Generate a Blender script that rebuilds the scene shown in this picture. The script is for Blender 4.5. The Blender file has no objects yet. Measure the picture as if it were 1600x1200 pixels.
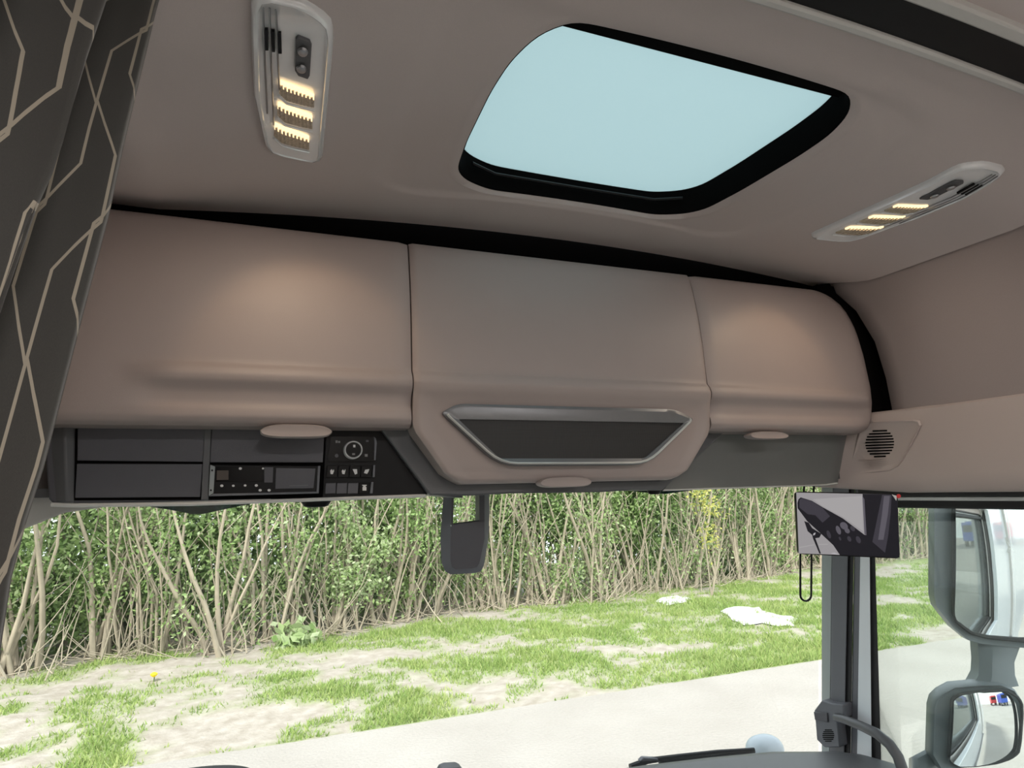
import bpy, bmesh, math, random
import numpy as np
from mathutils import Vector, noise as mnoise

random.seed(7)
rng = np.random.default_rng(7)
scene = bpy.context.scene
COL = scene.collection
EYE = 2.9                      # height of the eye above the yard; cab geometry below is written with z = 0 at eye height

# ------------------------------------------------------------------ camera
FPX = 1000.0
YAW, PITCH, ROLL = [math.radians(a) for a in (21.25, 9.5, 1.5)]
CAM = np.array([-0.74, 0.0, 0.0])
_fw = np.array([math.sin(YAW) * math.cos(PITCH), math.cos(YAW) * math.cos(PITCH), math.sin(PITCH)])
_r0 = np.array([math.cos(YAW), -math.sin(YAW), 0.0])
_u0 = np.cross(_r0, _fw)
_rt = _r0 * math.cos(ROLL) - _u0 * math.sin(ROLL)
_up = _r0 * math.sin(ROLL) + _u0 * math.cos(ROLL)
cam_data = bpy.data.cameras.new('camera')
cam_data.sensor_fit = 'HORIZONTAL'
cam_data.sensor_width = 36.0
cam_data.lens = 36.0 * FPX / 1600.0
cam_data.clip_start = 0.02
cam_data.clip_end = 500
cam = bpy.data.objects.new('camera', cam_data)
COL.objects.link(cam)
from mathutils import Matrix
cam.matrix_world = Matrix(((_rt[0], _up[0], -_fw[0], CAM[0]), (_rt[1], _up[1], -_fw[1], CAM[1]),
                           (_rt[2], _up[2], -_fw[2], CAM[2] + EYE), (0, 0, 0, 1)))
scene.camera = cam

# ------------------------------------------------------------------ world, sun, exposure
world = bpy.data.worlds.new('sky'); scene.world = world
world.use_nodes = True
wn = world.node_tree; wn.nodes.clear()
w_out = wn.nodes.new('ShaderNodeOutputWorld'); w_bg = wn.nodes.new('ShaderNodeBackground')
w_sky = wn.nodes.new('ShaderNodeTexSky'); w_sky.sky_type = 'NISHITA'
w_sky.sun_disc = False; w_sky.sun_elevation = math.radians(48); w_sky.sun_rotation = math.radians(200)
w_sky.air_density = 1.0; w_sky.dust_density = 3.0
w_mix = wn.nodes.new('ShaderNodeMixRGB'); w_mix.inputs[0].default_value = 0.75
w_mul = wn.nodes.new('ShaderNodeMixRGB'); w_mul.blend_type = 'MULTIPLY'; w_mul.inputs[0].default_value = 1.0
w_mul.inputs[2].default_value = (0.16, 0.16, 0.16, 1)
wn.links.new(w_sky.outputs[0], w_mul.inputs[1])
wn.links.new(w_mul.outputs[0], w_mix.inputs[1])
w_mix.inputs[2].default_value = (0.93, 0.97, 1.0, 1)      # thin bright overcast over the blue
wn.links.new(w_mix.outputs[0], w_bg.inputs[0])
w_bg.inputs[1].default_value = 2.6
wn.links.new(w_bg.outputs[0], w_out.inputs[0])

sun_d = bpy.data.lights.new('sun', 'SUN'); sun_d.energy = 5.5; sun_d.angle = math.radians(9)
sun_d.color = (1.0, 0.965, 0.90)
sun = bpy.data.objects.new('sun', sun_d); COL.objects.link(sun)
sun.rotation_euler = (math.radians(40), 0, math.radians(-30)); sun.location = (0, 0, 12)

scene.view_settings.view_transform = 'Standard'
scene.view_settings.look = 'None'
scene.view_settings.exposure = 0.0
scene.view_settings.gamma = 1.0
scene.view_settings.use_curve_mapping = False
scene.cycles.max_bounces = 7
scene.cycles.transmission_bounces = 4
scene.cycles.transparent_max_bounces = 8

# ------------------------------------------------------------------ helpers
def ray(px, py):
    return _rt * (px - 800) / FPX + _up * (600 - py) / FPX + _fw
def atY(px, py, y): v = ray(px, py); return CAM + v * (y - CAM[1]) / v[1]
def atX(px, py, x): v = ray(px, py); return CAM + v * (x - CAM[0]) / v[0]
def atZ(px, py, z): v = ray(px, py); return CAM + v * (z - CAM[2]) / v[2]
def atP(px, py, p0, n):
    v = ray(px, py); return CAM + v * (np.dot(np.array(p0) - CAM, n) / np.dot(v, n))
def sstep(a, b, x):
    t = min(1.0, max(0.0, (x - a) / (b - a))); return t * t * (3 - 2 * t)
def lerp(a, b, t): return a + (b - a) * t
def interp(x, xs, ys): return float(np.interp(x, xs, ys))

class MB:
    """collects vertices and faces of one mesh"""
    def __init__(s): s.v = []; s.f = []; s.mi = []; s.uv = None
    def add(s, vs, fs, mi=0):
        o = len(s.v); s.v += [tuple(float(c) for c in p) for p in vs]
        for f in fs: s.f.append(tuple(i + o for i in f)); s.mi.append(mi)
        return s
    def grid(s, fn, nu, nv, mi=0):
        vs = [fn(i / nu, j / nv) for j in range(nv + 1) for i in range(nu + 1)]
        fs = [(j * (nu + 1) + i, j * (nu + 1) + i + 1, (j + 1) * (nu + 1) + i + 1, (j + 1) * (nu + 1) + i)
              for j in range(nv) for i in range(nu)]
        return s.add(vs, fs, mi)
    def loft(s, rings, closed=True, caps=True, mi=0):
        n = len(rings[0]); vs = [p for r in rings for p in r]; fs = []
        for k in range(len(rings) - 1):
            for i in range(n if closed else n - 1):
                j = (i + 1) % n
                fs.append((k * n + i, k * n + j, (k + 1) * n + j, (k + 1) * n + i))
        if caps and closed:
            fs.append(tuple(range(n - 1, -1, -1))); fs.append(tuple((len(rings) - 1) * n + i for i in range(n)))
        return s.add(vs, fs, mi)
    def prism(s, poly, off, mi=0):
        off = np.array(off, float); a = [np.array(p, float) for p in poly]
        return s.loft([a, [p + off for p in a]], mi=mi)
    def box(s, lo, hi, mi=0):
        x0, y0, z0 = lo; x1, y1, z1 = hi
        return s.prism([(x0, y0, z0), (x1, y0, z0), (x1, y1, z0), (x0, y1, z0)], (0, 0, z1 - z0), mi)
    def flat(s, poly, mi=0):
        return s.add(poly, [tuple(range(len(poly)))], mi)
    def tube(s, path, rad, n=8, mi=0, caps=True):
        path = [np.array(p, float) for p in path]; rings = []
        if not hasattr(rad, '__len__'): rad = [rad] * len(path)
        ref = None
        for i, p in enumerate(path):
            t = path[min(i + 1, len(path) - 1)] - path[max(i - 1, 0)]; t = t / (np.linalg.norm(t) + 1e-9)
            if ref is None: ref = np.array([0, 0, 1.0]) if abs(t[2]) < .8 else np.array([1.0, 0, 0])
            a = np.cross(t, ref); a /= np.linalg.norm(a) + 1e-9; b = np.cross(t, a); ref = np.cross(a, t)
            rings.append([p + rad[i] * (math.cos(2 * math.pi * k / n) * a + math.sin(2 * math.pi * k / n) * b) for k in range(n)])
        return s.loft(rings, caps=caps, mi=mi)

def origin_of(o):
    p = np.zeros(3)
    while o is not None: p = p + np.array(o.location); o = o.parent
    return p

def obj(name, mb, mat, parent=None, smooth=35, bevel=0, bseg=2, loc=None, recalc=True):
    me = bpy.data.meshes.new(name)
    base = origin_of(parent)
    if parent is None:
        if loc is None:
            a = np.array(mb.v); loc = ((a[:, 0].min() + a[:, 0].max()) / 2, (a[:, 1].min() + a[:, 1].max()) / 2, a[:, 2].min())
        base = np.array(loc)
    me.from_pydata((np.array(mb.v) - base).tolist(), [], mb.f)
    mats = mat if isinstance(mat, (list, tuple)) else [mat]
    for m in mats: me.materials.append(m)
    if len(mats) > 1: me.polygons.foreach_set('material_index', mb.mi)
    if recalc:
        bm = bmesh.new(); bm.from_mesh(me); bmesh.ops.recalc_face_normals(bm, faces=bm.faces); bm.to_mesh(me); bm.free()
    if smooth:
        me.polygons.foreach_set('use_smooth', [True] * len(me.polygons))
        me.set_sharp_from_angle(angle=math.radians(smooth))
    me.update()
    o = bpy.data.objects.new(name, me); COL.objects.link(o)
    if parent is None: o.location = base
    else: o.parent = parent
    if bevel:
        b = o.modifiers.new('bevel', 'BEVEL'); b.width = bevel; b.segments = bseg; b.limit_method = 'ANGLE'; b.angle_limit = math.radians(40)
        b.harden_normals = False
    return o

def tag(o, label=None, cat=None, group=None, kind=None):
    if label: o['label'] = label
    if cat: o['category'] = cat
    if group: o['group'] = group
    if kind: o['kind'] = kind
    return o
def thing(name, label, cat, loc, group=None):
    o = bpy.data.objects.new(name, None); COL.objects.link(o); o.location = tuple(float(c) for c in loc)
    o.empty_display_size = 0.05
    return tag(o, label, cat, group)
def struct(name, mb, mat, label=None, cat=None, **k):
    o = obj(name, mb, mat, **k); tag(o, label, cat, kind='structure'); return o

# ------------------------------------------------------------------ materials
def nodes_of(name):
    m = bpy.data.materials.new(name); m.use_nodes = True
    return m, m.node_tree, m.node_tree.nodes['Principled BSDF']
def plastic(name, col, rough=0.5, var=0.06, scale=60, bump=0.0, bscale=600, metal=0.0, spec=0.5, coat=0.0):
    m, nt, b = nodes_of(name)
    tc = nt.nodes.new('ShaderNodeTexCoord'); nz = nt.nodes.new('ShaderNodeTexNoise')
    nz.inputs['Scale'].default_value = scale; nz.inputs['Detail'].default_value = 3
    nt.links.new(tc.outputs['Object'], nz.inputs['Vector'])
    mx = nt.nodes.new('ShaderNodeMixRGB')
    mx.inputs[1].default_value = tuple(c * (1 - var) for c in col) + (1,)
    mx.inputs[2].default_value = tuple(min(1, c * (1 + var)) for c in col) + (1,)
    nt.links.new(nz.outputs['Fac'], mx.inputs[0]); nt.links.new(mx.outputs[0], b.inputs['Base Color'])
    b.inputs['Roughness'].default_value = rough; b.inputs['Metallic'].default_value = metal
    b.inputs['Specular IOR Level'].default_value = spec
    b.inputs['Coat Weight'].default_value = coat
    if bump:
        n2 = nt.nodes.new('ShaderNodeTexNoise'); n2.inputs['Scale'].default_value = bscale; n2.inputs['Detail'].default_value = 2
        nt.links.new(tc.outputs['Object'], n2.inputs['Vector'])
        bp = nt.nodes.new('ShaderNodeBump'); bp.inputs['Strength'].default_value = bump; bp.inputs['Distance'].default_value = 0.002
        nt.links.new(n2.outputs['Fac'], bp.inputs['Height']); nt.links.new(bp.outputs[0], b.inputs['Normal'])
    return m
def emit(name, col, strength):
    m, nt, b = nodes_of(name)
    nz = nt.nodes.new('ShaderNodeTexNoise'); nz.inputs['Scale'].default_value = 300
    mx = nt.nodes.new('ShaderNodeMixRGB'); mx.inputs[1].default_value = tuple(c * .93 for c in col) + (1,); mx.inputs[2].default_value = tuple(col) + (1,)
    nt.links.new(nz.outputs['Fac'], mx.inputs[0])
    nt.links.new(mx.outputs[0], b.inputs['Base Color']); nt.links.new(mx.outputs[0], b.inputs['Emission Color'])
    b.inputs['Emission Strength'].default_value = strength
    return m
def pane(name, tint, refl=1.0, glare_veil=0.0):
    m = bpy.data.materials.new(name); m.use_nodes = True; nt = m.node_tree; nt.nodes.clear()
    out = nt.nodes.new('ShaderNodeOutputMaterial'); t = nt.nodes.new('ShaderNodeBsdfTransparent'); g = nt.nodes.new('ShaderNodeBsdfGlossy')
    g.inputs['Roughness'].default_value = 0.02
    t.inputs[0].default_value = tuple(tint) + (1,)
    fr = nt.nodes.new('ShaderNodeFresnel'); fr.inputs[0].default_value = 1.45
    mu = nt.nodes.new('ShaderNodeMath'); mu.operation = 'MULTIPLY'; mu.inputs[1].default_value = refl
    nt.links.new(fr.outputs[0], mu.inputs[0])
    mx = nt.nodes.new('ShaderNodeMixShader'); nt.links.new(mu.outputs[0], mx.inputs[0])
    nt.links.new(t.outputs[0], mx.inputs[1]); nt.links.new(g.outputs[0], mx.inputs[2])
    last = mx
    if glare_veil:
        d = nt.nodes.new('ShaderNodeBsdfDiffuse'); d.inputs[0].default_value = (.8, .85, .85, 1)  # whitish veil mixed into the glass, standing in for glare and reflections
        nz = nt.nodes.new('ShaderNodeTexNoise'); nz.inputs['Scale'].default_value = 2.5
        mm = nt.nodes.new('ShaderNodeMath'); mm.operation = 'MULTIPLY'; mm.inputs[1].default_value = glare_veil
        nt.links.new(nz.outputs['Fac'], mm.inputs[0])
        m2 = nt.nodes.new('ShaderNodeMixShader'); nt.links.new(mm.outputs[0], m2.inputs[0])
        nt.links.new(mx.outputs[0], m2.inputs[1]); nt.links.new(d.outputs[0], m2.inputs[2]); last = m2
    nt.links.new(last.outputs[0], out.inputs[0])
    return m

TAUPE = plastic('taupe_plastic', (0.37, 0.31, 0.292), 0.48, 0.03, 8, 0.15, 900)
TAUPE_TRIM = plastic('taupe_side_trim', (0.52, 0.44, 0.41), 0.5, 0.03, 8, 0.15, 900)
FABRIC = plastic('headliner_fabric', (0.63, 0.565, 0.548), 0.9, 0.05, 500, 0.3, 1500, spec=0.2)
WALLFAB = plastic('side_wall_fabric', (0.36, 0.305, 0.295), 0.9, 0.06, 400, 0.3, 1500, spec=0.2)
BEIGE = plastic('beige_panel', (0.60, 0.565, 0.53), 0.7, 0.03, 20)
DARK = plastic('charcoal_plastic', (0.088, 0.088, 0.102), 0.45, 0.06, 40, 0.2, 900)
DARK2 = plastic('dark_grey_plastic', (0.105, 0.108, 0.115), 0.42, 0.05, 30, 0.2, 900)
DARK_GLOSS = plastic('charcoal_satin', (0.17, 0.178, 0.175), 0.36, 0.05, 20, 0.05, 900)
BLACK = plastic('black_plastic', (0.008, 0.008, 0.009), 0.4, 0.1, 40, spec=0.2)
BLACK_AND_SHADE = plastic('black_and_gap_shade', (0.004, 0.0035, 0.0035), 0.95, 0.1, 200, spec=0.05)  # near-black for dark parts and for shade painted into gaps
RUBBER = plastic('black_rubber', (0.018, 0.018, 0.019), 0.6, 0.1, 60)
PILLAR = plastic('pillar_grey', (0.14, 0.146, 0.165), 0.5, 0.05, 30, 0.2, 900)
PILLAR_L = plastic('pillar_edge_grey', (0.30, 0.33, 0.34), 0.5, 0.05, 30)
BEZEL = plastic('bezel_grey', (0.20, 0.205, 0.215), 0.36, 0.04, 60, metal=0.6)
SILVER = plastic('satin_silver', (0.42, 0.43, 0.45), 0.32, 0.04, 60, metal=0.85)
STEEL = plastic('light_metal', (0.62, 0.62, 0.60), 0.35, 0.04, 60, metal=0.4)
CHROME = plastic('chrome_lens', (0.90, 0.92, 0.94), 0.16, 0.03, 80, metal=0.1, coat=0.6)
LIP = plastic('pale_lip', (0.62, 0.62, 0.60), 0.35, 0.03, 40)
WHITE = plastic('white_mark', (0.75, 0.75, 0.75), 0.5, 0.05, 40)
WHITEPAINT = plastic('white_truck_paint', (0.82, 0.84, 0.86), 0.25, 0.02, 4, coat=0.5)
HOUSING = plastic('mirror_housing_grey', (0.16, 0.18, 0.19), 0.4, 0.08, 20)
MIRROR = plastic('mirror_glass', (0.92, 0.94, 0.95), 0.02, 0.01, 5, metal=1.0)
RED = plastic('red_sticker', (0.7, 0.03, 0.03), 0.4, 0.05, 40)
BLUE = plastic('blue_paint', (0.05, 0.12, 0.55), 0.3, 0.05, 10)
LED_WARM = emit('warm_led', (1.0, 0.74, 0.42), 1.5)
LED_LENS = plastic('led_lens_ribs', (0.70, 0.62, 0.50), 0.2, 0.4, 160, 0.8, 220, metal=0.5)
GLASS_SCREEN = pane('windscreen_glass', (0.92, 0.95, 0.93), 0.6, 0.075)
GLASS_DOOR = pane('door_glass', (0.88, 0.93, 0.91), 0.6, 0.07)
SMOKE = pane('smoked_acrylic', (0.10, 0.17, 0.19), 0.8)
CONCRETE = None

def grille_mat():
    m, nt, b = nodes_of('black_speaker_mesh')
    tc = nt.nodes.new('ShaderNodeTexCoord'); vo = nt.nodes.new('ShaderNodeTexVoronoi'); vo.inputs['Scale'].default_value = 330
    vo.inputs['Randomness'].default_value = 0.0
    nt.links.new(tc.outputs['Object'], vo.inputs['Vector'])
    cr = nt.nodes.new('ShaderNodeValToRGB'); cr.color_ramp.elements[0].color = (.002, .002, .002, 1); cr.color_ramp.elements[1].color = (.03, .03, .03, 1)
    cr.color_ramp.elements[0].position = .25; cr.color_ramp.elements[1].position = .5
    nt.links.new(vo.outputs['Distance'], cr.inputs[0]); nt.links.new(cr.outputs[0], b.inputs['Base Color'])
    b.inputs['Roughness'].default_value = .55
    return m
MESH = grille_mat()

def blind_mat():
    m = bpy.data.materials.new('translucent_roller_blind'); m.use_nodes = True; nt = m.node_tree; nt.nodes.clear()
    out = nt.nodes.new('ShaderNodeOutputMaterial'); tr = nt.nodes.new('ShaderNodeBsdfTranslucent'); df = nt.nodes.new('ShaderNodeBsdfDiffuse')
    tc = nt.nodes.new('ShaderNodeTexCoord'); mp = nt.nodes.new('ShaderNodeMapping'); mp.inputs['Scale'].default_value = (900, 120, 1)
    nz = nt.nodes.new('ShaderNodeTexNoise'); nz.inputs['Scale'].default_value = 1.0
    nt.links.new(tc.outputs['Object'], mp.inputs[0]); nt.links.new(mp.outputs[0], nz.inputs['Vector'])
    mx = nt.nodes.new('ShaderNodeMixRGB'); mx.inputs[1].default_value = (0.105, 0.155, 0.162, 1); mx.inputs[2].default_value = (0.115, 0.168, 0.175, 1)
    nt.links.new(nz.outputs['Fac'], mx.inputs[0]); nt.links.new(mx.outputs[0], tr.inputs[0])
    df.inputs[0].default_value = (0.3, 0.35, 0.35, 1)
    ms = nt.nodes.new('ShaderNodeAddShader'); nt.links.new(tr.outputs[0], ms.inputs[0]); nt.links.new(df.outputs[0], ms.inputs[1])
    nt.links.new(ms.outputs[0], out.inputs[0])
    return m
BLIND = blind_mat()

def curtain_mat():
    m, nt, b = nodes_of('curtain_fabric')
    uv = nt.nodes.new('ShaderNodeUVMap'); sp = nt.nodes.new('ShaderNodeSeparateXYZ'); nt.links.new(uv.outputs[0], sp.inputs[0])
    def mth(op, a, c=None, d=None):
        n = nt.nodes.new('ShaderNodeMath'); n.operation = op
        for i, x in enumerate((a, c, d)):
            if x is None: continue
            if isinstance(x, (int, float)): n.inputs[i].default_value = x
            else: nt.links.new(x, n.inputs[i])
        return n.outputs[0]
    U, V = sp.outputs[0], sp.outputs[1]
    def lines(phase, amp, period, w, width):
        # trapezoid wave: vertical runs joined by slanted runs
        t = mth('ADD', mth('DIVIDE', V, period), phase)
        tri = mth('ABSOLUTE', mth('SUBTRACT', mth('MULTIPLY', mth('FRACT', t), 2.0), 1.0))
        tz = mth('MULTIPLY', mth('SUBTRACT', tri, 0.28), 2.3)
        tz = mth('MINIMUM', mth('MAXIMUM', tz, 0.0), 1.0)
        u = mth('ADD', mth('DIVIDE', U, w), mth('MULTIPLY', tz, amp))
        d = mth('ABSOLUTE', mth('SUBTRACT', mth('FRACT', u), 0.5))
        return mth('LESS_THAN', d, width)
    a = lines(0.0, 0.55, 0.29, 0.038, 0.028)
    c = lines(0.30, -0.55, 0.29, 0.038, 0.028)
    ln = mth('MAXIMUM', a, c)
    nz = nt.nodes.new('ShaderNodeTexNoise'); nz.inputs['Scale'].default_value = 900
    base = nt.nodes.new('ShaderNodeMixRGB'); base.inputs[1].default_value = (.02, .019, .017, 1); base.inputs[2].default_value = (.055, .051, .044, 1)
    nt.links.new(nz.outputs['Fac'], base.inputs[0])
    mx = nt.nodes.new('ShaderNodeMixRGB'); nt.links.new(ln, mx.inputs[0]); nt.links.new(base.outputs[0], mx.inputs[1]); mx.inputs[2].default_value = (.31, .27, .21, 1)
    nt.links.new(mx.outputs[0], b.inputs['Base Color']); b.inputs['Roughness'].default_value = .9
    b.inputs['Sheen Weight'].default_value = .2
    return m
CURTAIN = curtain_mat()

def ground_mat(name, kind):
    m, nt, b = nodes_of(name)
    tc = nt.nodes.new('ShaderNodeTexCoord')
    def nz(s, d=6):
        n = nt.nodes.new('ShaderNodeTexNoise'); n.inputs['Scale'].default_value = s; n.inputs['Detail'].default_value = d
        nt.links.new(tc.outputs['Object'], n.inputs['Vector']); return n.outputs['Fac']
    def ramp(f, *els):
        r = nt.nodes.new('ShaderNodeValToRGB'); nt.links.new(f, r.inputs[0])
        r.color_ramp.elements[0].position, r.color_ramp.elements[0].color = els[0][0], els[0][1] + (1,)
        r.color_ramp.elements[1].position, r.color_ramp.elements[1].color = els[-1][0], els[-1][1] + (1,)
        for p, c in els[1:-1]: e = r.color_ramp.elements.new(p); e.color = c + (1,)
        return r.outputs[0]
    if kind == 'concrete':
        a = ramp(nz(.8), (.3, (.315, .295, .268)), (.7, (.36, .34, .313)))
        c = ramp(nz(30, 8), (.3, (.85, .85, .85)), (.6, (1, 1, 1)))
        mx = nt.nodes.new('ShaderNodeMixRGB'); mx.blend_type = 'MULTIPLY'; mx.inputs[0].default_value = .5
        nt.links.new(a, mx.inputs[1]); nt.links.new(c, mx.inputs[2]); col = mx.outputs[0]
    else:
        soil = ramp(nz(6, 8), (.3, (.27, .24, .20)), (.5, (.325, .295, .255)), (.7, (.38, .35, .31)))
        grass = ramp(nz(14, 6), (.3, (.15, .21, .07)), (.7, (.24, .30, .11)))
        at = nt.nodes.new('ShaderNodeAttribute'); at.attribute_name = 'cover'
        mx = nt.nodes.new('ShaderNodeMixRGB'); nt.links.new(at.outputs['Fac'], mx.inputs[0])
        nt.links.new(soil, mx.inputs[1]); nt.links.new(grass, mx.inputs[2]); col = mx.outputs[0]
    nt.links.new(col, b.inputs['Base Color']); b.inputs['Roughness'].default_value = .95; b.inputs['Specular IOR Level'].default_value = .1
    bp = nt.nodes.new('ShaderNodeBump'); bp.inputs['Strength'].default_value = .5; bp.inputs['Distance'].default_value = .03
    nt.links.new(nz(25, 8), bp.inputs['Height']); nt.links.new(bp.outputs[0], b.inputs['Normal'])
    return m
def tint_mat(name, stops, rough=.7, trans=0.0):
    m, nt, b = nodes_of(name)
    at = nt.nodes.new('ShaderNodeAttribute'); at.attribute_name = 'tint'
    r = nt.nodes.new('ShaderNodeValToRGB'); nt.links.new(at.outputs['Fac'], r.inputs[0])
    r.color_ramp.elements[0].color = stops[0] + (1,); r.color_ramp.elements[1].color = stops[-1] + (1,)
    for i, c in enumerate(stops[1:-1]): e = r.color_ramp.elements.new((i + 1) / (len(stops) - 1)); e.color = c + (1,)
    nt.links.new(r.outputs[0], b.inputs['Base Color']); b.inputs['Roughness'].default_value = rough
    b.inputs['Specular IOR Level'].default_value = .25
    if trans:
        out = nt.nodes['Material Output']; tr = nt.nodes.new('ShaderNodeBsdfTranslucent'); nt.links.new(r.outputs[0], tr.inputs[0])
        mx = nt.nodes.new('ShaderNodeMixShader'); mx.inputs[0].default_value = trans
        nt.links.new(b.outputs[0], mx.inputs[1]); nt.links.new(tr.outputs[0], mx.inputs[2]); nt.links.new(mx.outputs[0], out.inputs[0])
    return m
LEAF = tint_mat('leaf_green', [(.11, .19, .06), (.21, .33, .11), (.33, .45, .18), (.50, .58, .36)], .5, .45)
GRASS = tint_mat('grass_blades', [(.16, .27, .07), (.275, .375, .11), (.42, .47, .19)], .7, .35)
BARK = plastic('pale_bark', (0.33, 0.285, 0.215), 0.9, 0.25, 6, 0.5, 60)
TWIG = plastic('dry_twig', (0.35, 0.305, 0.235), 0.9, 0.25, 6)
LITTER = plastic('white_plaster_sheet', (0.50, 0.50, 0.49), 0.8, 0.08, 12, 0.4, 40)
PETAL = plastic('yellow_petals', (0.9, 0.65, 0.02), 0.6, 0.1, 60)

# ================================================================== SETTING: the cab shell
def ceil_z(x, y):
    a = min(abs(x), .985)
    rear = .74 - lerp(.030, .068, sstep(.70, .95, y)) * (a / .715) ** 2
    front = .714 - .052 * min(a, 1.1) ** 2
    z = lerp(rear, front, sstep(1.33, 1.60, y))
    # shallow raised panel around the roof hatch
    dx = max(0, a - .40) / .13; dy = max(0, abs(y - 1.11) - .20) / .125
    r = math.sqrt(dx * dx + dy * dy)
    z += .006 * (1 - sstep(.86, 1.0, r))
    # joint line in the headliner behind the hatch
    z -= .006 * sstep(.715, .70, y)
    return z

half = [(0, .816), (.15, .816), (.30, .816), (.345, .86), (.366, .93), (.370, 1.02), (.362, 1.2), (.347, 1.325), (.315, 1.37), (.24, 1.405), (.12, 1.408)]
open_poly = half + [(0, 1.409)] + [(-x, y) for x, y in reversed(half[1:])]
def resample(poly, n):
    p = np.array(poly + [poly[0]]); d = np.r_[0, np.cumsum(np.linalg.norm(np.diff(p, axis=0), axis=1))]
    t = np.linspace(0, d[-1], n, endpoint=False)
    return [(float(np.interp(q, d, p[:, 0])), float(np.interp(q, d, p[:, 1]))) for q in t]
OPEN = resample(open_poly, 160)
for _ in range(4): OPEN = [tuple(.25 * OPEN[i - 1][c] + .5 * OPEN[i][c] + .25 * OPEN[(i + 1) % 160][c] for c in (0, 1)) for i in range(160)]
CX, CY = 0.0, 1.11
RX, RXL, RY0, RY1 = .985, 1.15, -.75, 1.585
def to_rect(x, y):
    dx, dy = x - CX, y - CY
    k = min(((RX if dx > 0 else RXL) / abs(dx)) if abs(dx) > 1e-6 else 1e9, ((RY1 - CY) / dy) if dy > 1e-6 else (((RY0 - CY) / dy) if dy < -1e-6 else 1e9))
    return CX + dx * k, CY + dy * k
outer = [list(to_rect(*p)) for p in OPEN]
for cx, cy in ((RX, RY0), (-RXL, RY0), (RX, RY1), (-RXL, RY1)):
    i = min(range(len(outer)), key=lambda k: (outer[k][0] - cx) ** 2 + (outer[k][1] - cy) ** 2); outer[i] = [cx, cy]
mb = MB(); rings = []
rings.append([(x, y, ceil_z(x, y) + .03) for x, y in OPEN])
rings.append([(x, y, ceil_z(x, y) + .007) for x, y in OPEN])
offs = []
for x, y in OPEN:
    d = math.hypot(x, y - CY); offs.append((x + x / d * .022, y + (y - CY) / d * .012))
rings.append([(x, y, ceil_z(x, y) - .001) for x, y in offs])
for k in range(1, 41):
    t = (k / 40) ** 1.35
    rings.append([(lerp(a[0], b[0], t), lerp(a[1], b[1], t), ceil_z(lerp(a[0], b[0], t), lerp(a[1], b[1], t))) for a, b in zip(offs, outer)])
rings.append([(b[0], b[1], ceil_z(b[0], b[1]) + .03) for b in outer])
mb.loft(rings, caps=False)
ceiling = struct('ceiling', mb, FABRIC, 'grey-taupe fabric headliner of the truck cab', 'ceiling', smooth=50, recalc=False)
# black boxes painting the shade in the gaps around the lockers, and roof strips
mb = MB(); mb.box((-1.3, 1.60, .55), (1.3, 1.63, .95)); mb.box((.93, 1.516, .225), (1.22, 1.62, .642)); mb.box((1.17, 1.30, .225), (1.21, 1.62, .66))
mb.prism([(-1.3, -.8, .93), (-.6, -.8, .93), (-.6, 1.63, .93), (-1.3, 1.63, .93)], (0, 0, .02))
mb.prism([(.6, -.8, .93), (1.3, -.8, .93), (1.3, 1.63, .93), (.6, 1.63, .93)], (0, 0, .02))
struct('wall_gap_shade', mb, BLACK_AND_SHADE, 'black panels standing in for the shade in the gaps around the overhead lockers', 'wall')

# upper side walls
for side, s in (('right', 1), ('left', -1)):
    prof = [(.960, .74), (.99, .618), (1.04, .555), (1.085, .45), (1.11, .33), (1.12, .19)] if s > 0 else \
           [(1.13, .74), (1.15, .60), (1.175, .555), (1.21, .45), (1.24, .33), (1.25, .19)]
    mb = MB(); ys = [-.75, 0, .5, 1.0, 1.3, 1.5, 1.62, 1.75]
    if s > 0:
        yend = [1.56, 1.515, 1.49, 1.472, 1.468, 1.465]; q = []
        for t, o in ((0, 0), (.5, 0), (.75, 0), (.9, 0), (.97, .004), (1.0, .02), (1.01, .06)):
            q.append([(x + o, lerp(-.75, ye, t), z) for (x, z), ye in zip(prof, yend)])
        mb.loft(q, closed=False)
    else: mb.loft([[(s * x, y, z) for x, z in prof] for y in ys], closed=False)
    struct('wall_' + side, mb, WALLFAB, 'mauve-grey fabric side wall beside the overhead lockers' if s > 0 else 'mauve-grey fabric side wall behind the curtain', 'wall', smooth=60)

# lower side trims (mouldings over the doors, wrapping in to the windscreen corner)
def side_trim(s):
    if s > 0: path = [(1.11, -.75), (1.11, 1.0), (1.11, 1.3), (1.105, 1.42), (1.085, 1.52), (1.04, 1.60), (.97, 1.66), (.86, 1.70), (.72, 1.715)]
    else: path = [(1.225, -.75), (1.225, 1.0), (1.225, 1.4), (1.225, 1.58), (1.21, 1.66), (1.15, 1.715), (1.08, 1.735), (.95, 1.75), (.72, 1.76)]
    mb = MB(); rings = []
    for i, (x, y) in enumerate(path):
        q0 = np.array(path[max(i - 1, 0)]); q1 = np.array(path[min(i + 1, len(path) - 1)]); t = (q1 - q0) / np.linalg.norm(q1 - q0)
        nrm = np.array([-t[1], t[0]])      # towards the cab interior (smaller |x|)
        if s > 0: zb = interp(y, [1.45, 1.60, 1.70], [-.036, -.02, -.002])
        else: zb = interp(y, [1.2, 1.66, 1.715, 1.735, 1.75], [-.09, -.055, -.022, -.012, -.006])
        prof = [(.10, .225), (.012, .222), (0, .212), (0, .12), (-.006, .02), (-.004, zb + .008), (.004, zb), (.10, zb)]
        ring = []
        for dp, z in prof:
            p = np.array([x, y]) - nrm * dp
            if s > 0: ring.append((p[0], p[1], z))
            else: ring.append((-p[0], p[1], z))
        rings.append(ring)
    mb.loft(rings)
    return mb
t1 = struct('trim_1', side_trim(1), TAUPE_TRIM, 'taupe moulding above the passenger door window', 'trim', smooth=50)
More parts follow.
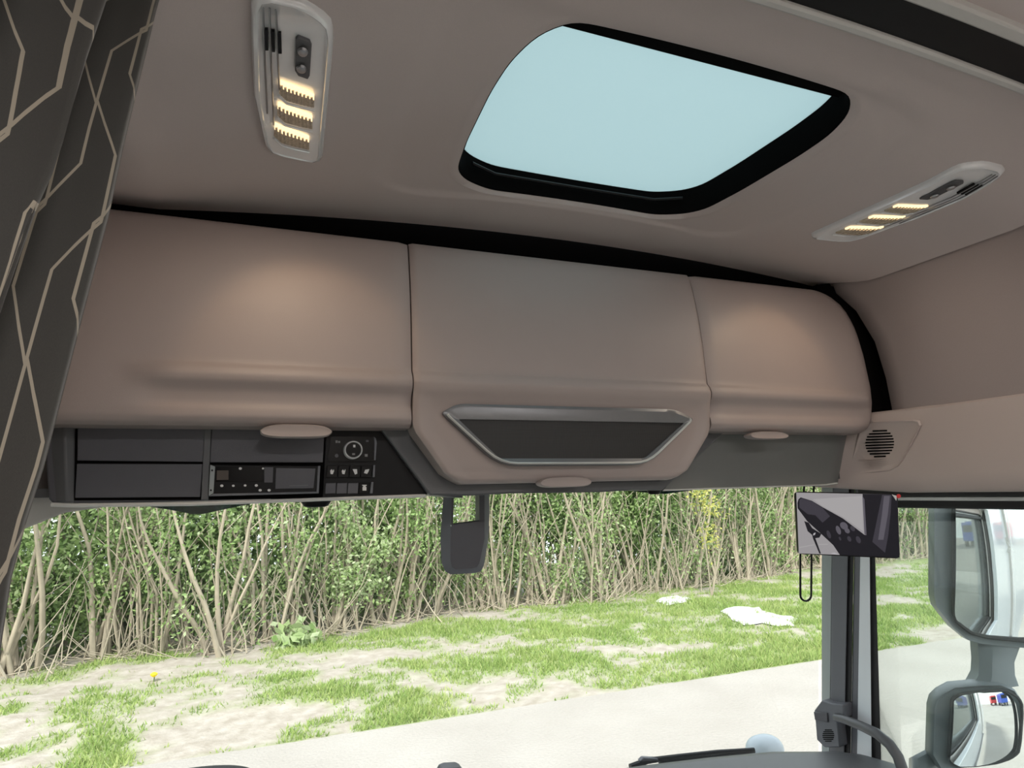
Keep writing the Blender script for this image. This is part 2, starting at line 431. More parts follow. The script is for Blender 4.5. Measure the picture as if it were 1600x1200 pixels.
t2 = struct('trim_2', side_trim(-1), BEIGE, 'beige moulding at the upper corner of the windscreen beside the curtain', 'trim', smooth=50)

# underside of the console up to the windscreen
mb = MB(); mb.box((-1.2, 1.60, .012), (1.05, 2.16, .03))
struct('trim_3', mb, DARK2, 'dark header panel between overhead console and windscreen', 'trim')
# roof front above the windscreen, rear wall, floor
mb = MB(); mb.box((-1.3, 2.1, .02), (1.3, 2.16, .95)); mb.box((-1.3, 1.63, .93), (1.3, 2.16, .95))
struct('wall_roof_front', mb, BLACK_AND_SHADE, 'outer roof shell above the windscreen', 'wall')
mb = MB(); mb.box((-1.3, -.80, -1.55), (1.3, -.75, .95))
struct('wall_rear', mb, BEIGE, 'beige rear wall of the sleeper cab', 'wall')
mb = MB(); mb.box((-1.3, -.8, -1.6), (1.3, 2.1, -1.55))
struct('floor', mb, plastic('grey_carpet', (.22, .21, .20), .95, .1, 200), 'dark cab floor', 'floor')
for side, s, xw in (('right', 1, 1.17), ('left', -1, 1.25)):
    mb = MB()
    mb.box((min(s * xw, s * (xw + .05)), -.8, -1.6), (max(s * xw, s * (xw + .05)), .18, .3))
    mb.box((min(s * xw, s * (xw + .05)), .18, -1.6), (max(s * xw, s * (xw + .05)), 1.95, -.98))
    struct('wall_lower_' + side, mb, BEIGE, 'beige lower cab side beside the %s' % ('passenger door' if s > 0 else 'driver door'), 'wall')
# doors: header frame with seal, glass
def door(n, s, xw, zt, zb, y1, gl):
    d = tag(bpy.data.objects.new('door_%d' % n, None), 'black frame around the %s door window' % ('passenger' if s > 0 else 'driver'), 'door', kind='structure')
    COL.objects.link(d); d.location = (s * xw, .9, zb - .8)
    def b(x0, x1, ya, yb, za, zc): m = MB(); m.box((min(s * x0, s * x1), ya, za), (max(s * x0, s * x1), yb, zc)); return m
    obj('window_frame', b(xw - .005, xw + .05, .15, y1, zb, zt - .022), RUBBER, d, bevel=.006)
    obj('seal', b(xw - .045, xw + .03, .15, y1, zt - .012, zt + .012), RUBBER, d, bevel=.004)
    obj('metal_strip', b(xw - .012, xw + .03, .15, y1, zt - .026, zt - .013), STEEL, d, bevel=.003)
    obj('sill', b(xw - .03, xw + .05, .15, y1 + .1, -1.0, -.965), RUBBER, d, bevel=.006)
    obj('rear_frame', b(xw - .02, xw + .05, .13, .18, -1.0, zt), RUBBER, d, bevel=.006)
    m = MB(); x = s * (xw + .025); m.box((x - .002, .15, -.98), (x + .002, y1 + .22, zb + .01))
    return d, m
d, m = door(1, 1, 1.17, -.036, -.085, 1.62, None)
struct('window_2', m, GLASS_DOOR, 'passenger door window glass', 'window')
d, m = door(2, -1, 1.25, -.09, -.13, 1.60, None)
struct('window_3', m, GLASS_DOOR, 'driver door window glass', 'window')

# windscreen
def ws_y(x, z):
    k = 2.03 - (.17 if x > 0 else .30) * (abs(x) / 1.22) ** 2.2
    return k + .13 * (-z)
mb = MB(); mb.grid(lambda u, v: (lerp(-1.27, 1.21, u), ws_y(lerp(-1.27, 1.21, u), lerp(.06, -1.02, v)), lerp(.06, -1.02, v)), 40, 12)
struct('window_1', mb, GLASS_SCREEN, 'wide curved windscreen glass', 'window')

# passenger-side A-pillar: trim, lighter edge, seals, pale outer edge
pil = tag(bpy.data.objects.new('trim_4', None), 'dark grey windscreen pillar with rubber seals beside the passenger door', 'pillar', kind='structure')
COL.objects.link(pil); pil.location = (1.15, 1.75, -1.0)
def pillar_strip(pa, pb, xa, xb, depth, name, mat, bev=.004):
    # pa, pb: (top px, bottom px) of the strip's two edges at y = 870 and y = 1190
    rings = []
    for py, k in ((760, -110 / 320), (870, 0), (980, 110 / 320), (1190, 1), (1230, 1.12)):
        A = atX(lerp(pa[0], pa[1], k), py, xa); B = atX(lerp(pb[0], pb[1], k), py, xb)
        dv = np.array([depth * .75, depth * .66, 0]); rings.append([A, B, B + dv, A + dv])
    m = MB().loft(rings); return obj(name, m, mat, pil, bevel=bev)
pillar_strip((1284, 1284), (1300, 1296), 1.155, 1.135, .10, 'pillar_edge', PILLAR_L)
pillar_strip((1300, 1296), (1325, 1319), 1.135, 1.13, .10, 'pillar_cover', PILLAR)
pillar_strip((1325, 1319), (1334, 1329), 1.138, 1.138, .08, 'seal', RUBBER, .003)
pillar_strip((1334.5, 1329.5), (1345, 1340), 1.142, 1.142, .08, 'seal', PILLAR, .003)
pillar_strip((1344, 1339), (1359, 1362), 1.14, 1.14, .02, 'outer_panel_edge', plastic('pale_blue_paint', (.80, .86, .90), .3, .03, 6), .002)
pillar_strip((1357, 1361), (1367.5, 1377), 1.15, 1.15, .07, 'door_seal', RUBBER, .003)
# driver-side pillar
pil2 = tag(bpy.data.objects.new('trim_5', None), 'dark windscreen pillar at the driver side', 'pillar', kind='structure')
COL.objects.link(pil2); pil2.location = (-1.24, 1.65, -1.0)
mb = MB().loft([[(-1.245, y0, z), (-1.235, y0 - .12, z), (-1.33, y0 - .12, z), (-1.33, y0, z)] for z, y0 in ((.0, 1.70), (-.5, 1.74), (-1.0, 1.80))])
obj('pillar_cover', mb, RUBBER, pil2, bevel=.006)

# dashboard
mb = MB()
edge = [(1.10, 1.56), (1.092, 1.62), (1.07, 1.685), (1.02, 1.73), (.83, 1.81), (.62, 1.86), (.40, 1.90), (.195, 1.93), (0, 1.95), (-.3, 1.95), (-.7, 1.93), (-1.2, 1.80)]
rings = []
for (x, y) in edge:
    zt = interp(x, [-1.2, .1, .195, .4, .83, 1.10], [-.875, -.872, -.857, -.852, -.85, -.853])
    rings.append([(x, 1.25, -1.5), (x, 1.2, -1.1), (x, 1.26, zt - .02), (x, 1.36, zt), (x, y - .04, zt), (x, y - .012, zt - .004), (x, y, zt - .02), (x, y + .02, -1.05), (x, y + .02, -1.5)])
mb.loft(rings)
dash = thing('dashboard', 'dark grey dashboard top under the passenger side of the windscreen', 'dashboard', (0, 1.6, -1.5))
obj('dash_top', mb, DARK2, dash, smooth=60)
mb = MB()
mb.grid(lambda u, v: (-.90 + .17 * math.cos(math.pi * (1 - u)), 1.80 + .16 * (v - .5), -.660 + .072 * math.sin(math.pi * u) ** .55 * math.sin(math.pi * (.12 + .76 * v)) ** .5 - .04), 24, 10)
mb.box((-1.2, 1.74, -.95), (-.5, 1.86, -.80))
obj('instrument_hood', mb, RUBBER, dash, smooth=60)

# ================================================================== ROOF HATCH
hatch = thing('roof_hatch', 'square roof hatch with black frame and pale translucent blind', 'roof hatch', (0, 1.11, .74))
mb = MB()
HZ = .805
inn = [(x * .985, CY + (y - CY) * .985) for x, y in OPEN]
rg = [[(x * 1.04, CY + (y - CY) * 1.04, ceil_z(x, y) + .01) for x, y in OPEN], [(x * .999, y, ceil_z(x, y) + .006) for x, y in OPEN],
      [(x, y, ceil_z(x, y) + .02) for x, y in inn], [(x * 1.0, y, HZ + .004) for x, y in inn], [(x * 1.1, CY + (y - CY) * 1.1, HZ + .004) for x, y in OPEN]]
mb.loft(rg, caps=False)
obj('frame', mb, BLACK_AND_SHADE, hatch, smooth=40)
mb = MB(); mb.prism([(-.36, .816, .768), (.36, .816, .768), (.36, .885, .788), (-.36, .885, .788)], (0, 0, .03))
obj('blind_cassette', mb, BLACK_AND_SHADE, hatch, bevel=.006)
mb = MB(); mb.flat([(x * 1.03, CY + (y - CY) * 1.03, HZ) for x, y in OPEN])
obj('blind', mb, BLIND, hatch, smooth=0)
mb = MB(); mb.tube([(-.30, 1.355, .776), (-.23, 1.388, .776), (0, 1.390, .776), (.23, 1.388, .776), (.30, 1.355, .776)], .004, 6)
obj('frame_rib', mb, BLACK, hatch)

# ================================================================== CURTAIN RAIL (across the roof) AND BUNK-SIDE PANEL
rail = thing('curtain_rail', 'black ceiling rail with pale metal edges crossing the roof at top right', 'curtain rail', (0, .62, .70))
def railz(x): return .732 - .030 * (min(abs(x), .9) / .715) ** 2
xs = np.linspace(-.9, .97, 25)
def strip(y0, y1, z0, z1):
    return MB().loft([[(x, y0, railz(x) + z0), (x, y1, railz(x) + z0), (x, y1, railz(x) + z1), (x, y0, railz(x) + z1)] for x in xs])
obj('track', strip(.586, .652, -.004, .03), BLACK, rail)
obj('front_edge', strip(.652, .668, -.012, .03), LIP, rail, bevel=.004)
obj('rear_edge', strip(.562, .586, -.012, .03), LIP, rail, bevel=.004)

# ================================================================== CURTAIN
EDGE = [(.66, .86), (.61, .81), (.50, .76), (.35, .69), (.26, .655), (.145, .595), (.063, .554), (.012, .528), (-.03, .494), (-.3, .45), (-.8, .42), (-1.4, .41)]
ez = [a for a, b in EDGE][::-1]; ey = [b for a, b in EDGE][::-1]
NU, NV = 150, 60
mb = MB()
def cur(u, v):
    z = lerp(.68, -1.4, v ** 1.15)
    y0 = interp(z, ez, ey); L = lerp(.95, .75, sstep(.5, -.3, z))
    s = u
    a = .030 + .012 * math.sin(3 * z)
    x = -.885 - a * (1 - math.cos(s * 2 * math.pi * 6.5 + .7 * math.sin(2.2 * z) * sstep(0, .15, s))) - .02 * s - .004 * math.sin(s * 60 + 4 * z) * sstep(0, .05, s)
    y = y0 - s * L + .012 * math.sin(s * 2 * math.pi * 13) * sstep(0, .05, s)
    return (x, y, z)
mb.grid(cur, NU, NV)
cur_o = obj('curtain', mb, CURTAIN, smooth=180)
tag(cur_o, 'dark grey curtain with tan angular line pattern hanging at the left', 'curtain')
uvl = cur_o.data.uv_layers.new(name='UVMap')
lut = []
for j in range(NV + 1):
    z = cur(0, j / NV)[2]; acc = 0; pr = None
    for i in range(NU + 1):
        p = np.array(cur(i / NU, .3))
        if pr is not None: acc += np.linalg.norm((p - pr)[:2])
        pr = p; lut.append((acc * .9 + .03, z))
for lp in cur_o.data.loops: uvl.data[lp.index].uv = lut[lp.vertex_index]
sm = cur_o.modifiers.new('cloth', 'SOLIDIFY'); sm.thickness = .003

# ================================================================== CEILING LAMPS
def lamp(s, label):
    base = [(-.779, .85), (-.779, .89), (-.777, 1.04), (-.760, 1.20), (-.748, 1.232), (-.726, 1.247), (-.668, 1.272), (-.655, 1.272), (-.651, 1.255), (-.661, .985), (-.665, .89), (-.672, .866), (-.688, .852), (-.716, .838), (-.765, .832), (-.775, .838)]
    cx, cy = -.715, 1.05
    root = thing('reading_lamp', label, 'lamp', (-s * cx if s < 0 else cx, cy, .66), 'ceiling lamps beside the roof hatch')
    root.location.x = cx if s > 0 else -cx
    sg = 1 if s > 0 else -1
    def Pt(x, y, d): return (sg * x, y, ceil_z(x, y) - d)
    def ring(k, d, kx=None): return [Pt(cx + (x - cx) * (kx or k), cy + (y - cy) * k, d) for x, y in B]
    B = resample(base, 64)
    def o(name, mb, mat, par=root, **k): return obj(name, mb, mat, par, **k)
    m = MB(); m.loft([ring(1.0, -.006), ring(1.0, .006), ring(.985, .011, .95), ring(.965, .013, .87), ring(.955, .011, .84)], caps=True)
    o('lens_cover', m, CHROME, smooth=40)
    def fp(px, py, d): p = atZ(px, py, .664); return Pt(p[0], p[1], d)
    # grooves along the outboard side, dark slots in them
    for k, (a, b) in enumerate((((411, 12), (418, 165)), ((421, 14), (428, 185)), ((431, 18), (437, 130)))):
        pts = [fp(lerp(a[0], b[0], t), lerp(a[1], b[1], t), .0145) for t in np.linspace(0, 1, 8)]
        o('rib', MB().tube(pts, .0016, 5), SILVER)
        q = [fp(a[0] + 2 + dx + k * .3, 38 + 4 * k + dy, .016) for dx, dy in ((1, 0), (6, 1), (7, 28), (2, 27))]
        o('vent_slot', MB().prism(q, (0, 0, .004)), BLACK)
    sw = [fp(x, y, .0155) for x, y in ((462, 59), (466, 57), (484, 66), (487, 72), (484, 116), (481, 121), (466, 113), (461, 104))]
    swo = o('switch', MB().prism(sw, (0, 0, .006)), DARK2, bevel=.001)
    for (x, y) in ((473, 76), (471, 101)):
        c = fp(x, y, .0165); m = MB(); m.loft([[(c[0] + r * math.cos(a), c[1] + 1.3 * r * math.sin(a), c[2] - h) for a in np.linspace(0, 2 * math.pi, 12, endpoint=False)] for r, h in ((.008, 0), (.0065, .003), (.003, .004))])
        obj('button', m, SILVER, swo)
    for dy, dx in ((0, 0), (34, -3), (66, -8)):
        up = [(438, 118), (450, 126), (470, 137), (491, 149)]; lo = [(491, 168), (470, 160), (448, 150), (436, 136)]
        mid = [(491, 156), (470, 146), (450, 136), (437, 126)]
        sx = lambda x, y: fp(x + dx, y + dy, .0150)
        rb = o('led_lens', MB().prism([sx(*p) for p in [mid[3], mid[2], mid[1], mid[0]] + lo], (0, 0, .004)), LED_LENS)
        rb2 = obj('led', MB().prism([sx(*p) for p in up + mid], (0, 0, .004)), LED_WARM, rb)
        m = MB()
        for q in np.linspace(.06, .94, 9):
            xm = lerp(437, 490, q); m.tube([sx(xm, np.interp(xm, [437, 450, 470, 491], [121, 130, 141, 152]) ), sx(xm + .6, np.interp(xm, [436, 448, 470, 491], [135, 149, 159, 167]))], .0021, 5)
        obj('lens_ribs', m, LED_LENS, rb)
        # louvre lip between the LEDs
        obj('louvre', MB().tube([sx(x, y + 4) for x, y in reversed(lo)], .0022, 6), CHROME, rb)
    # its light: warm beam thrown forward and down over the lockers
    ld = bpy.data.lights.new('lamp_light', 'SPOT'); ld.energy = 1.0; ld.color = (1.0, .66, .36); ld.spot_size = math.radians(74); ld.spot_blend = .35; ld.shadow_soft_size = .03
    lo_ = bpy.data.objects.new('lamp_beam', ld); COL.objects.link(lo_); lo_.parent = root
    lo_.location = (0, .12, -.035 + .0)
    dirv = Vector((.12 * sg, .55, -.68)); lo_.rotation_euler = dirv.to_track_quat('-Z', 'Y').to_euler()
    ad = bpy.data.lights.new('lamp_glow', 'AREA'); ad.shape = 'RECTANGLE'; ad.size = .08; ad.size_y = .16; ad.energy = 1.0; ad.color = (1.0, .86, .70)
    ao = bpy.data.objects.new('lamp_glow', ad); COL.objects.link(ao); ao.parent = root; ao.location = (0, .08, -.03)
    return root
lamp(1, 'chrome ceiling lamp with three lit amber louvres, left of the roof hatch')
lamp(-1, 'chrome ceiling lamp seen nearly edge-on, right of the roof hatch')

bk_ = thing('bounce_bunk', 'unseen pale bed added along the rear wall to bounce light upward', 'bed', (0, -.42, -1.55))  # added pale bed behind the camera, bounces light onto the ceiling
mb = MB(); mb.box((-1.1, -.74, -1.54), (1.1, -.10, -.86)); obj('bunk_base', mb, BEIGE, bk_, bevel=.02)
mb = MB(); mb.box((-1.1, -.74, -.86), (1.1, -.09, -.74)); obj('mattress', mb, plastic('bounce_mattress', (.78, .76, .74), .95, .05, 60, .3, 300), bk_, bevel=.04, bseg=4)
# two unseen fill lamps added behind the camera to brighten the cab
for lx, lab in ((-.55, 'unseen round fill lamp added on the ceiling behind the driver seat'), (.55, 'unseen round fill lamp added on the ceiling behind the passenger seat')):
    r_ = thing('fill_lamp', lab, 'lamp', (lx, -.35, .70), 'added ceiling fill lamps')
    zc = ceil_z(lx, -.35)
    ringc = lambda r, z: [(lx + r * math.cos(t), -.35 + r * math.sin(t), z) for t in np.linspace(0, 2 * math.pi, 32, endpoint=False)]
    obj('rim', MB().loft([ringc(.10, zc + .01), ringc(.10, zc - .012), ringc(.085, zc - .018), ringc(.08, zc - .010)]), CHROME, r_)
    obj('diffuser', MB().loft([ringc(.08, zc - .012), ringc(.06, zc - .022), ringc(.02, zc - .026)]), emit('fill_lamp_white', (1, .95, .88), 3.0), r_)
    ad = bpy.data.lights.new('fill_light', 'AREA'); ad.shape = 'DISK'; ad.size = .16; ad.energy = 9.5; ad.color = (1.0, .965, .945)
    ao = bpy.data.objects.new('fill_light', ad); COL.objects.link(ao); ao.parent = r_; ao.location = (0, 0, zc - .70 - .035)

# ================================================================== OVERHEAD LOCKERS
PZ = [.6215, .619, .605, .5, .41, .33, .285, .273, .258, .245, .225, .20, .185, .170, .158, .151]
PYs = [1.528, 1.508, 1.499, 1.476, 1.465, 1.46, 1.457, 1.450, 1.4455, 1.447, 1.456, 1.4585, 1.4535, 1.4525, 1.460, 1.478]     # with channel
PYp = [1.528, 1.508, 1.499, 1.476, 1.465, 1.46, 1.457, 1.456, 1.455, 1.4545, 1.454, 1.453, 1.4525, 1.4535, 1.460, 1.478]     # plain
ss = np.linspace(0, len(PZ) - 1, 61); ii = np.arange(len(PZ))
def sp(a):
    # gentle smoothing of the profile polyline
    v = np.interp(ss, ii, a); w = np.convolve(np.pad(v, 2, 'edge'), [.05, .18, .54, .18, .05], 'valid'); return w
fZ, fYs, fYp = sp(PZ), sp(PYs), sp(PYp)
fYs = fYp + (fYs - fYp) * 1.7
def locker_face(s, xin, wfun, chan0, chan1):
    nv = len(fZ) - 1; nu = 48
    def fn(u, v):
        j = int(round(v * nv)); z = fZ[j]
        w = wfun(z); uu = 1 - (1 - u) ** 1.6
        x = lerp(xin, w, uu)
        end = w - x; b = sstep(chan0, chan1, end)
        zz = z
        y = lerp(fYp[j], fYs[j], b)
        y += .04 * (max(0, 1 - end / .09)) ** 2.4
        y += .010 * max(0, 1 - (x - xin) / .006) ** 2
        return (s * x, y, zz)
    return fn, nu, nv
def rim(mb, fn, nu, nv, ydeep):
    # sides running forward from the face border
    border = [fn(i / nu, 0) for i in range(nu + 1)] + [fn(1, j / nv) for j in range(1, nv + 1)] + [fn(i / nu, 1) for i in range(nu - 1, -1, -1)] + [fn(0, j / nv) for j in range(nv - 1, 0, -1)]
    mb.loft([border, [(p[0], ydeep, p[2]) for p in border]], caps=False)
def w_right(z): return interp(z, [.151, .17, .20, .25, .3, .4, .49, .545, .575, .595, .61, .622], [1.03, 1.055, 1.072, 1.085, 1.09, 1.085, 1.076, 1.062, 1.045, 1.022, .995, .965])
def w_left(z): return 1.19 if z < .5 else lerp(1.19, 1.16, (z - .5) / .13)
def handle(par, x0, x1, z0, z1, y, name='handle'):
    n = 40; cx, cz = (x0 + x1) / 2, (z0 + z1) / 2; a, b = (x1 - x0) / 2, (z1 - z0) / 2
    def out(k, kz=None):
        pts = []
        for i in range(n):
            t = 2 * math.pi * i / n; c, q = math.cos(t), math.sin(t)
            px = math.copysign(abs(c) ** .55, c); pz = math.copysign(abs(q) ** .75, q)
            tp = 1 - .16 * (pz > 0) * pz
            pts.append((cx + a * k * px * (1 if pz < 0 else tp), cz + b * (kz or k) * pz))
        return pts
    m = MB(); m.loft([[(p[0], y + .03, p[1]) for p in out(1)], [(p[0], y + .004, p[1]) for p in out(1)], [(p[0], y, p[1]) for p in out(.97, .85)], [(p[0], y + .0015, p[1]) for p in out(.9, .5)]])
    obj(name, m, TAUPE, par, smooth=50)

lockL = thing('overhead_locker', 'left taupe overhead locker above the radio console, next to the curtain', 'locker', (-.82, 1.6, .15), 'overhead lockers')
fn, nu, nv = locker_face(-1, .4235, w_left, .17, .27)
mb = MB(); mb.grid(fn, nu, nv); rim(mb, fn, nu, nv, 1.58); obj('door', mb, TAUPE, lockL, smooth=55)
mb = MB(); mb.box((-1.17, 1.59, .155), (-.422, 1.98, .55)); obj('body', mb, BLACK_AND_SHADE, lockL)
handle(lockL, -.750, -.602, .126, .155, 1.452)
lockR = thing('overhead_locker', 'right taupe overhead locker with rounded outer end near the passenger wall', 'locker', (.74, 1.6, .15), 'overhead lockers')
fn, nu, nv = locker_face(1, .4235, w_right, .03, .09)
mb = MB(); mb.grid(fn, nu, nv); rim(mb, fn, nu, nv, 1.58); obj('door', mb, TAUPE, lockR, smooth=55)
mb = MB(); mb.box((.422, 1.59, .155), (.99, 1.98, .55)); obj('body', mb, BLACK_AND_SHADE, lockR)
handle(lockR, .550, .690, .129, .151, 1.454)
lockC = thing('overhead_locker', 'middle taupe overhead locker with silver-framed black speaker mesh', 'locker', (0, 1.6, .02), 'overhead lockers')
CZ = [.6215, .619, .605, .5, .41, .33, .285, .273, .258, .245, .225, .19, .14, .10, .06, .04, .028, .021, .019]
CYv = [1.528, 1.508, 1.499, 1.476, 1.465, 1.46, 1.458, 1.4485, 1.442, 1.4445, 1.452, 1.457, 1.460, 1.463, 1.466, 1.470, 1.476, 1.486, 1.50]
s2 = np.linspace(0, len(CZ) - 1, 73); cz = np.interp(s2, np.arange(len(CZ)), CZ); cyv = np.convolve(np.pad(np.interp(s2, np.arange(len(CZ)), CYv), 1, 'edge'), [.25, .5, .25], 'valid')
def cfn(u, v):
    j = int(round(v * 72)); z = cz[j]; w = interp(z, [.019, .028, .045, .145, .165], [.295, .315, .342, .416, .4205])
    t = u * 2 - 1; x = t * w; end = w - abs(x)
    y = cyv[j] + .008 * max(0, 1 - end / .008) ** 2
    # slightly dished band between the outer rim and the speaker bezel
    if z < .24: y += .007 * sstep(.012, .05, end) * sstep(.24, .2, z) * sstep(.02, .05, z)
    return (x, y, z)
mb = MB(); mb.grid(cfn, 96, 72); rim(mb, cfn, 96, 72, 1.60); obj('door', mb, TAUPE, lockC, smooth=55)
mb = MB(); mb.box((-.42, 1.60, .155), (.42, 1.98, .55)); obj('body', mb, BLACK_AND_SHADE, lockC)
def rpoly(pts, r, n=5):
    out = []; N = len(pts)
    for i in range(N):
        p = np.array(pts[i], float); a = np.array(pts[i - 1], float) - p; b = np.array(pts[(i + 1) % N], float) - p
        rr = r[i] if hasattr(r, '__len__') else r
        la, lb = np.linalg.norm(a), np.linalg.norm(b); k = min(rr, la * .45, lb * .45); A = p + a / la * k; B = p + b / lb * k
        for t in np.linspace(0, 1, n): out.append(tuple((1 - t) ** 2 * A + 2 * t * (1 - t) * p + t * t * B))
    return out
bo = rpoly([(-.355, .186), (-.318, .208), (.300, .208), (.357, .182), (.200, .058), (-.210, .060)], [.01, .03, .03, .01, .05, .05])
bi = rpoly([(-.313, .171), (-.300, .1715), (.300, .1715), (.326, .1715), (.195, .076), (-.212, .078)], [.003, .003, .003, .003, .012, .012])
bm_ = rpoly([(-.345, .184), (-.310, .200), (.290, .200), (.349, .180), (.199, .064), (-.211, .066)], [.01, .03, .03, .01, .045, .045])
yb = 1.452
mb = MB(); mb.loft([[(x, yb + .02, z) for x, z in bo], [(x, yb - .001, z) for x, z in bo], [(x, yb - .004, z) for x, z in bm_], [(x, yb + .001, z) for x, z in bi], [(x, yb + .016, z) for x, z in bi]], caps=False)
bez = obj('speaker_bezel', mb, BEZEL, lockC, smooth=30)
e_ = [(x, yb - .0035, z) for x, z in bm_]; k0 = 15
mb = MB(); mb.tube(e_[15:] + e_[:3], .0032, 6); obj('bezel_highlight', mb, STEEL, bez)  # bright tube painting the highlight along the bezel's slanted and lower edges
mb = MB(); mb.prism([(x, yb + .006, z) for x, z in bi], (0, .006, 0)); obj('speaker_mesh', mb, MESH, bez)
handle(lockC, -.104, .040, .006, .033, 1.462)

# ================================================================== OVERHEAD CONSOLE (dark band under the lockers)
YC = 1.56
con = thing('overhead_console', 'dark grey overhead console under the lockers with pale lower lip', 'console', (-.1, 1.6, 0))
P3 = lambda px, py, y: atY(px, py, y)
# back shell: driver's half
mb = MB()
poly = [P3(x, y, YC) for x, y in ((66, 655), (120, 655), (420, 660), (650, 660), (725, 778), (660, 772), (410, 780), (118, 788), (84, 788), (76, 780))]
mb.prism(poly, (0, .14, 0)); obj('fascia', mb, DARK, con, bevel=.004)
# wing on the outer end, turned towards the driver
mb = MB(); mb.loft([[P3(66, 655, YC + .01), P3(100, 655, YC - .016), P3(119, 657, YC - .001), P3(119, 657, YC + .05)], [P3(78, 784, YC + .01), P3(104, 785, YC - .016), P3(117, 786, YC - .001), P3(117, 786, YC + .05)]])
obj('end_wing', mb, DARK2, con, bevel=.004)
# black plates painting the shade in the gaps, and the flap covers
for pts in (((118, 661), (323, 667), (319, 781), (114, 782)), ((326, 668), (509, 674), (504, 778), (321, 781))):
    mb = MB(); mb.prism([P3(x, y, YC - .0015) for x, y in pts], (0, .01, 0)); obj('dark_backing', mb, BLACK_AND_SHADE, con)
for pts in (((121.5, 660), (320, 668), (317, 721.5), (120.5, 719.5)), ((120, 724.5), (316.5, 725), (312.5, 776.5), (117, 778))):
    mb = MB(); mb.prism([P3(x, y, YC - .006) for x, y in pts], (0, .012, 0)); obj('compartment_cover', mb, DARK, con, bevel=.0012)
mb = MB(); mb.prism([P3(x, y, YC - .006) for x, y in ((331, 666), (507, 672), (504.5, 722.5), (328, 722.5))], (0, .012, 0)); obj('compartment_cover', mb, DARK, con, bevel=.0012)
mb = MB(); mb.prism([P3(x, y, YC - .008) for x, y in ((319.5, 664), (330, 665), (325.5, 781), (314, 781))], (0, .012, 0)); obj('divider', mb, DARK2, con, bevel=.0015)
# black slanted panel beside the switches and the grey band that runs down beside the middle locker
mb = MB(); mb.prism([P3(x, y, YC - .004) for x, y in ((510, 668), (596, 674), (668, 772.5), (504, 777))], (0, .012, 0)); obj('switch_panel', mb, BLACK, con, bevel=.001)
YB = 1.535
mb = MB(); mb.prism([P3(x, y, YB) for x, y in ((594, 668), (650, 668), (720, 755), (1030, 750), (1120, 664), (1140, 668), (1036, 766), (985, 766), (940, 769), (800, 771), (735, 774.5), (672, 774))], (0, .12, 0))
obj('centre_band', mb, DARK2, con, bevel=.004)
# passenger half: smooth satin panel
def pr(u, v):
    tx = lerp(1100, 1342, u); bx = lerp(1030, 1312, u); ty = lerp(655, 668, u); by = lerp(764.5, 755.5, u)
    y = YC - .005 + .03 * v * (1 - v) + .06 * max(0, (u - .88) / .12) ** 2
    return P3(lerp(tx, bx, v), lerp(ty, by, v), y)
mb = MB(); mb.grid(pr, 32, 10); mb.loft([[pr(u, 1) for u in np.linspace(0, 1, 20)], [pr(u, 1) + np.array([0, .05, .004]) for u in np.linspace(0, 1, 20)]], closed=False)
obj('fascia', mb, DARK_GLOSS, con, smooth=60)
mb = MB(); mb.tube([P3(1110, 676, YC - .008), P3(1034, 766, YC - .008)], .003, 6); obj('joint', mb, BLACK_AND_SHADE, con)
# pale lip along the lower edge
mb = MB(); pts = [P3(x, y, YC - .006) for x, y in ((80, 788.5), (118, 789.5), (300, 787.5), (410, 783.5), (520, 779.5), (665, 774.5))]
mb.tube(pts, .0042, 8); obj('lower_lip', mb, LIP, con)
mb = MB(); pts = [P3(x, y, YC - .002) for x, y in ((1035, 766), (1150, 762), (1290, 757.5), (1308, 755))]
mb.tube(pts, .0025, 8); obj('lower_lip', mb, LIP, con)

# tachograph
ta = thing('tachograph', 'black tachograph recorder with small white buttons set in the console', 'recorder', P3(412, 776, YC - .01))
mb = MB(); mb.prism([P3(x, y, YC - .010) for x, y in ((328, 726), (500.5, 728), (497.5, 771), (325.5, 775.5))], (0, .012, 0)); obj('body', mb, BLACK, ta, bevel=.001)
mb = MB(); mb.prism([P3(x, y, YC - .014) for x, y in ((328.5, 726), (336, 729), (333.5, 770.5), (326, 775))], (0, .008, 0)); obj('side_bracket', mb, PILLAR_L, ta, bevel=.0008)
mb = MB(); mb.prism([P3(x, y, YC - .014) for x, y in ((333, 771.5), (494, 768), (497, 771), (326, 775.5))], (0, .008, 0)); obj('lower_rail', mb, PILLAR, ta, bevel=.0008)
mb = MB(); mb.prism([P3(x, y, YC - .013) for x, y in ((497, 728), (500.5, 728), (498, 771), (494.5, 770))], (0, .006, 0)); obj('end_rail', mb, PILLAR, ta)
DISP = plastic('display_glass', (.006, .006, .007), .15, .1, 10, spec=0.2)
mb = MB(); mb.prism([P3(x, y, YC - .0125) for x, y in ((338, 729), (411, 730), (411, 752), (337, 753))], (0, .004, 0)); obj('display', mb, DISP, ta)
mb = MB(); mb.prism([P3(x, y, YC - .013) for x, y in ((339, 735), (357, 735), (357, 749.5), (338.5, 750))], (0, .003, 0)); obj('paper_window', mb, plastic('brown_window', (.07, .055, .045), .3), ta)
mb = MB(); mb.prism([P3(x, y, YC - .0125) for x, y in ((413, 730), (427, 730), (426, 754), (413, 754))], (0, .003, 0)); obj('divider', mb, DARK, ta)
mb = MB(); mb.prism([P3(x, y, YC - .0125) for x, y in ((431, 731), (493, 732), (490, 763), (430, 764))], (0, .003, 0)); obj('card_slot', mb, DARK, ta, bevel=.0008)
mb = MB(); mb.prism([P3(x, y, YC - .0135) for x, y in ((452, 758.5), (482, 757.5), (482, 758.6), (452, 759.6))], (0, .002, 0)); obj('slot_mark', mb, PILLAR, ta)
